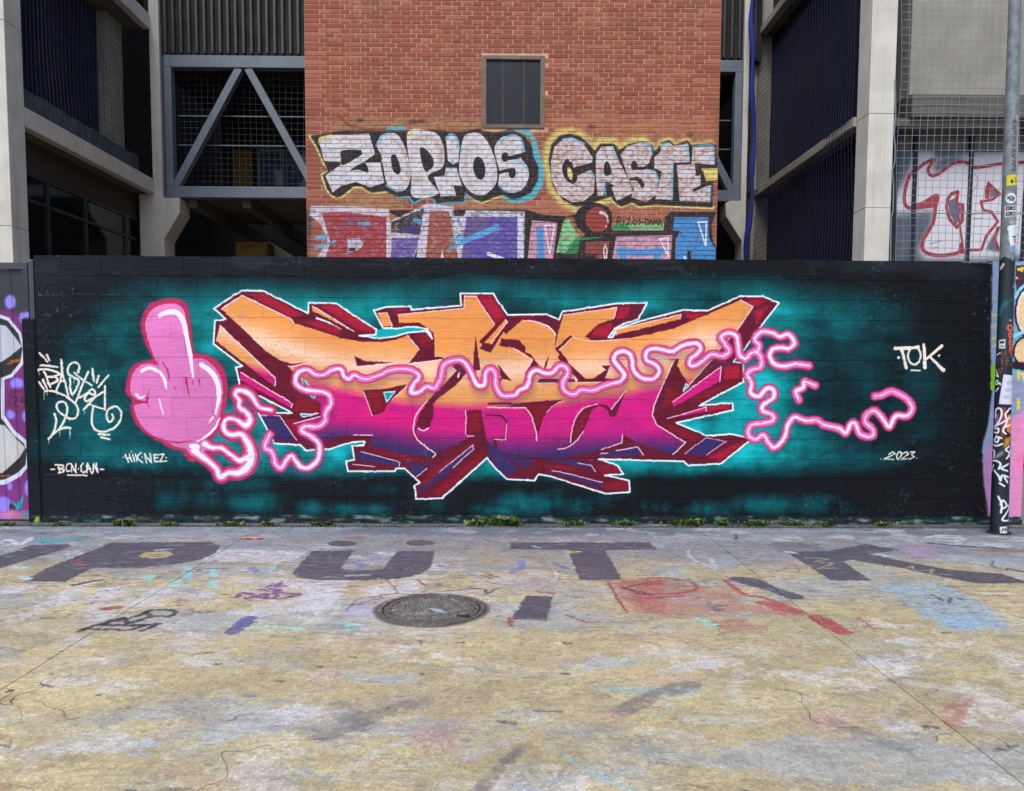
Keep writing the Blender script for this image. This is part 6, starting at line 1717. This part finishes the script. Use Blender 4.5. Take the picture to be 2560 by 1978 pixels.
cz_ = [at(2236 + dx, py, RNY - .02) for dx, py in ((2, 200), (3, 290), (-1, 333), (2, 370), (1, 405), (-5, 425), (-2, 470), (-4, 530), (-8, 545), (-9, 600), (-10, 660))]
tag(MB().tube([tuple(q_) for q_ in cz_], .010, 6, True).build('hanging_cable', 'net'), 'thin slack cable hanging down the right edge of the pale column', 'cable')

# far end of the yard
rb = thing('rear_building', 'dark building closing the yard beyond the footbridge', 'building', (0, 24, 0))
sub(box(-16, 16, 24.0, 24.6, 0, 17), (0, 24, 0)).build('wall', 'dark', rb)
for i in range(5):
    x = -5.5 + i * 1.25
    fr = MB().box(x, x + .06, 23.93, 23.998, 1.0, 3.6).box(x + 1.04, x + 1.1, 23.93, 23.998, 1.0, 3.6).box(x + .061, x + 1.039, 23.931, 23.997, 3.54, 3.6).box(x + .061, x + 1.039, 23.931, 23.997, 1.0, 1.06)
    w = sub(fr, (0, 24, 0)).build('window', 'steel', rb)
    sub(box(x + .061, x + 1.039, 23.97, 23.98, 1.061, 3.539), (0, 24, 0)).build('pane', 'glass_blue', w)
a, b = at(588, 604, 19.0), at(668, 640, 19.0)
cb = thing('ochre_cabinet', 'ochre box cabinet standing in the dark under the footbridge', 'cabinet', ((a.x + b.x) / 2, 19.3, 0))
sub(box(a.x, b.x, 19.0, 19.6, 0, a.z), ((a.x + b.x) / 2, 19.3, 0)).build('body', 'ochre', cb, bevel=.01)
sub(box(a.x + .04, b.x - .04, 18.97, 18.998, .3, a.z - .12), ((a.x + b.x) / 2, 19.3, 0)).build('door', 'ochre', cb, bevel=.006)
st = thing('stair_flight', 'pale sloping stair string in the gloom under the footbridge', 'stairs', (at(700, 620, 20).x, 20, 0))
s0, s1 = at(664, 608, 20.0), at(760, 668, 20.0)
sub(MB().bar((s0.x, 20.0, s0.z - .1), (s1.x + 1.6, 20.0, s1.z - 1.1), .10, .34, (0, 0, 1)), tuple(st.location)).build('string', 'concrete', st)
sub(MB().bar((s0.x, 21.0, s0.z - .1), (s1.x + 1.6, 21.0, s1.z - 1.1), .10, .34, (0, 0, 1)), tuple(st.location)).build('string', 'concrete', st)
for i in range(9):
    f_ = i / 9
    xx, zz = s0.x + f_ * (s1.x + 1.6 - s0.x), s0.z - .1 + f_ * (s1.z - 1.0 - s0.z)
    sub(box(xx, xx + .28, 20.06, 20.94, zz - .02, zz + .02), tuple(st.location)).build('tread', 'concrete', st)

# ---------------------------------------------------------------- street furniture and small things
pole = thing('steel_pole', 'tall round pole, black and tagged below, bare grey metal above with stickers', 'pole', (POLE_X, POLE_Y, 0))
def pole_patch(mb_name, a0, a1, z0, z1, na, nz, dr, parent, mat_='pole', closed=False):
    verts, faces, uvs = [], [], []
    for j in range(nz + 1):
        z = z0 + (z1 - z0) * j / nz
        for i in range(na + 1):
            a = a0 + (a1 - a0) * i / na
            r = pole_r(z) + dr
            verts.append((POLE_LEAN * z + r * math.sin(a), -r * math.cos(a), z))
    for j in range(nz):
        for i in range(na):
            k = j * (na + 1) + i
            faces.append((k, k + 1, k + na + 2, k + na + 1))
    me = bpy.data.meshes.new(mb_name)
    me.from_pydata(verts, [], faces)
    uv = me.uv_layers.new(name='UVMap')
    for pl in me.polygons:
        pl.use_smooth = True
        for li, vi in zip(pl.loop_indices, pl.vertices):
            j, i = divmod(vi, na + 1)
            a, z = a0 + (a1 - a0) * i / na, z0 + (z1 - z0) * j / nz
            uv.data[li].uv = ((a / math.pi + 1) / 2, z / 5.6)
    me.materials.append(M[mat_])
    return link(mb_name, me, parent)
pole_patch('shaft', -math.pi, math.pi, 0, 5.6, 40, 28, 0, pole)
sub(MB().tube([(0, 0, 0), (0, 0, .012)], .105, 24, True), (0, 0, 0)).build('base_plate', 'iron_dark', pole)
p5, p6, p7 = Z(2420, 290, .21944), Z(2420, 650, .21944), Z(2420, 1000, .21944)
for zz, (xa, ya, xb, yb) in ((p5, (438, 686, 561, 808)), (p5, (424, 892, 550, 1012)), (p5, (418, 1036, 546, 1098)), (p5, (416, 1100, 546, 1160)), (p6, (351, 908, 425, 1012)), (p6, (355, 1308, 512, 1645)), (p7, (361, 1424, 445, 1506))):
    (ua, va), (ub, vb) = pole_uv(zz([(xa, yb)]))[0], pole_uv(zz([(xb, ya)]))[0]
    o = pole_patch('sticker', ua / POLE_RM, ub / POLE_RM, va, vb, 8, 2, .0012, pole)

mc = on_ground([(1079, 1524)])[0]
mh = thing('manhole_cover', 'round cast iron manhole cover with studded lid in the painted pavement', 'manhole cover', (float(mc[0]), float(mc[1]), 0))
def disc(mb, r0, r1, z0, z1, n=48):
    b = len(mb.v)
    for k in range(n):
        a = 2 * math.pi * k / n
        for r, z in ((r0, z0), (r0, z1), (r1, z1), (r1, z0)):
            mb.v.append((r * math.cos(a), r * math.sin(a), z))
    for k in range(n):
        j = (k + 1) % n
        for q in range(3):
            mb.f.append((b + 4 * k + q, b + 4 * j + q, b + 4 * j + q + 1, b + 4 * k + q + 1))
    return mb
disc(MB(), .316, .342, -.01, .008).build('rim', 'iron', mh)
disc(MB(), .0, .330, -.01, .0025).build('bed', 'iron_dark', mh)
lid = MB()
n = 48
lid.v = [(.303 * math.cos(2 * math.pi * k / n), .303 * math.sin(2 * math.pi * k / n), .007) for k in range(n)] + [(.305 * math.cos(2 * math.pi * k / n), .305 * math.sin(2 * math.pi * k / n), -.01) for k in range(n)]
lid.f = [tuple(range(n))] + [(k, (k + 1) % n, n + (k + 1) % n, n + k) for k in range(n)]
lo = lid.build('lid', 'iron', mh)
disc(MB(), .264, .280, .006, .0115).build('ring', 'iron', lo)
mb = MB()
for i in range(-12, 13):
    for j in range(-12, 13):
        x, y = i * .024 + (.012 if j % 2 else 0), j * .021
        if math.hypot(x, y) < .252 and RN.random() > .06:
            s_ = RN.uniform(.006, .008)
            b = len(mb.v)
            mb.v += [(x - s_, y - s_, .0065), (x + s_, y - s_, .0065), (x + s_, y + s_, .0065), (x - s_, y + s_, .0065)] + [(x - s_ * .6, y - s_ * .6, .0135), (x + s_ * .6, y - s_ * .6, .0135), (x + s_ * .6, y + s_ * .6, .0135), (x - s_ * .6, y + s_ * .6, .0135)]
            mb.f += [(b + 4, b + 5, b + 6, b + 7)] + [(b + k, b + (k + 1) % 4, b + 4 + (k + 1) % 4, b + 4 + k) for k in range(4)]
tag(mb.build('studs', 'iron', lo), kind='stuff')
MB().box(.17, .25, -.19, -.15, .006, .0125).build('lift_slot', 'iron_dark', lo)
mb = MB()
for i in range(5):
    mb.v += [(-.02 + .014 * i, -.03 - .018 * i, .0141), (.06 + .012 * i, -.05 - .016 * i, .0141), (.065 + .012 * i, -.044 - .016 * i, .0141), (-.02 + .014 * i, -.02 - .018 * i, .0141)]
    mb.f.append((4 * i, 4 * i + 1, 4 * i + 2, 4 * i + 3))
M['splash'] = mat('pale_splash', lin(190, 206, 208), lin(150, 170, 176), 60, .7, 0)
o = mb.build('paint_splash', 'splash', lo)
o.modifiers.new('thick', 'SOLIDIFY').thickness = .001

def weed(px, py, w, h, label, dry=.25, name='weed', n=None):
    c = on_ground([(px, py)])[0]
    o = thing(name, label, 'weed', (float(c[0]), float(c[1]), 0), 'weeds along the drain')
    r = random.Random(int(px * 7 + py))
    for part, m in (('leaves', 'leaf'), ('pale_leaves', 'leaf_dry')):
        mb = MB()
        k = int((n or 46) * (1 - dry if part == 'leaves' else dry) * (w / .16))
        for i in range(max(5, k)):
            bx, by = r.gauss(0, w * .33), r.gauss(0, .02)
            a, L = r.uniform(0, 2 * math.pi), r.uniform(.4, 1.0) * h
            lean = r.uniform(.25, 1.1)
            d = Vector((math.cos(a) * math.sin(lean), math.sin(a) * math.sin(lean), math.cos(lean)))
            s_ = d.cross(Vector((0, 0, 1))).normalized() * (r.uniform(.10, .22) * L + .003)
            p0 = Vector((bx, by, 0))
            p1, p2 = p0 + d * L * .55, p0 + d * L + Vector((0, 0, -.22 * L))
            b = len(mb.v)
            mb.v += [tuple(q_) for q_ in (p0 - s_ * .25, p0 + s_ * .25, p1 + s_, p2, p1 - s_)]
            mb.f += [(b, b + 1, b + 2, b + 4), (b + 4, b + 2, b + 3)]
        mb.build(part, m, o)
    return o
for px, py, w, h, lb in [
    (18, 1314, .14, .045, 'low weeds in the drain in front of the purple gate'),
    (150, 1313, .16, .045, 'small weed tuft on the drain below the BCN CAN lettering'),
    (312, 1313, .20, .085, 'bushy green weed on the drain under the HIK NEZ lettering'),
    (425, 1312, .16, .05, 'low weed on the drain under the pink hand'),
    (578, 1313, .22, .055, 'wide weed patch on the drain under the white and pink squiggle'),
    (668, 1312, .18, .055, 'leafy weed on the drain under the left end of the lettering'),
    (812, 1312, .22, .05, 'wide low weed where the open drain slots begin'),
    (1192, 1312, .18, .07, 'leafy weed left of the tallest weed on the drain'),
    (1262, 1312, .30, .12, 'tallest and bushiest weed on the drain, under the middle of the lettering'),
    (1432, 1312, .26, .06, 'wide weed on the drain under the lower right foot of the lettering'),
    (1566, 1312, .18, .065, 'weed on the drain right of the lowest point of the lettering'),
    (1720, 1313, .28, .085, 'thick weed clump on the drain below the right tip of the lettering'),
    (1806, 1313, .14, .07, 'round weed on the drain under the left end of the glowing cord'),
    (1890, 1313, .26, .075, 'broad weed on the drain under the low loop of the glowing cord'),
    (1986, 1313, .20, .06, 'weed on the drain between two others, below the long level cord'),
    (2066, 1314, .17, .06, 'weed on the drain left of the 2023 lettering, second from the right'),
    (2212, 1314, .15, .06, 'rightmost green weed on the drain, under the 2023 lettering'),
]:
    weed(px, py, w * .8, h * 1.15, lb, dry=.15 + .35 * RN.random(), n=110)
c = on_ground([(97, 1304)])[0]
ms = MB()
for i in range(9):
    for j in range(16):
        t_, ph = math.pi / 2 * i / 8, 2 * math.pi * j / 16
        rr = .032 * (1 + .18 * math.sin(5 * ph + i))
        ms.v.append((rr * math.cos(t_) * math.cos(ph) * .9, rr * .7 * math.cos(t_) * math.sin(ph), .055 * math.sin(t_) * (1 + .1 * math.sin(3 * ph))))
for i in range(8):
    for j in range(16):
        ms.f.append((i * 16 + j, i * 16 + (j + 1) % 16, (i + 1) * 16 + (j + 1) % 16, (i + 1) * 16 + j))
tag(ms.build('moss_clump', 'moss', smooth_=True, loc=(float(c[0]), float(c[1]) - .02, -.005)), 'yellow green moss clump at the foot of the wall pier', 'moss')
c = on_ground([(632, 1347)])[0]
sc_ = MB()
for i in range(7):
    for j in range(4):
        sc_.v.append((-.09 + .03 * i + .006 * math.sin(j * 2), -.035 + .024 * j + .006 * math.sin(i * 1.9), .004 + .010 * abs(math.sin(i * .8 + j * .7))))
for i in range(6):
    for j in range(3):
        sc_.f.append((4 * i + j, 4 * i + 4 + j, 4 * i + 5 + j, 4 * i + 1 + j))
o = tag(sc_.build('paper_scrap', 'scrap', loc=(float(c[0]), float(c[1]), 0)), 'crumpled pink paper scrap lying on the pavement near the wall', 'litter')
o.modifiers.new('thick', 'SOLIDIFY').thickness = .0015

# grit, dead leaves and chips collected along the drain and wall foot
mb = MB()
rg = random.Random(31)
for i in range(1500):
    x = rg.uniform(-5.6, 5.3)
    y = WALL_Y - .03 - abs(rg.gauss(0, .05)) if rg.random() < .62 else rg.gauss(7.80, .03)
    if rg.random() < .25:
        x, y = rg.uniform(-5.2, 5.2), rg.uniform(5.6, 7.9)
    s_, a = rg.uniform(.003, .011), rg.uniform(0, 3.14)
    c_, d_, hh = math.cos(a) * s_, math.sin(a) * s_ * rg.uniform(.35, 1), rg.uniform(.002, .007)
    b = len(mb.v)
    mb.v += [(x - c_, y - d_, -.002), (x + d_, y - c_ * .6, -.002), (x + c_, y + d_, -.002), (x - d_, y + c_ * .6, -.002), (x + rg.uniform(-.3, .3) * s_, y + rg.uniform(-.3, .3) * s_, hh)]
    mb.f += [(b, b + 1, b + 4), (b + 1, b + 2, b + 4), (b + 2, b + 3, b + 4), (b + 3, b, b + 4)]
M['grit'] = mat('grit', lin(96, 88, 74), lin(50, 46, 40), 30, .9, 0)
tag(mb.build('grit', 'grit'), 'dark grit and chips gathered along the foot of the wall', 'grit', kind='stuff')
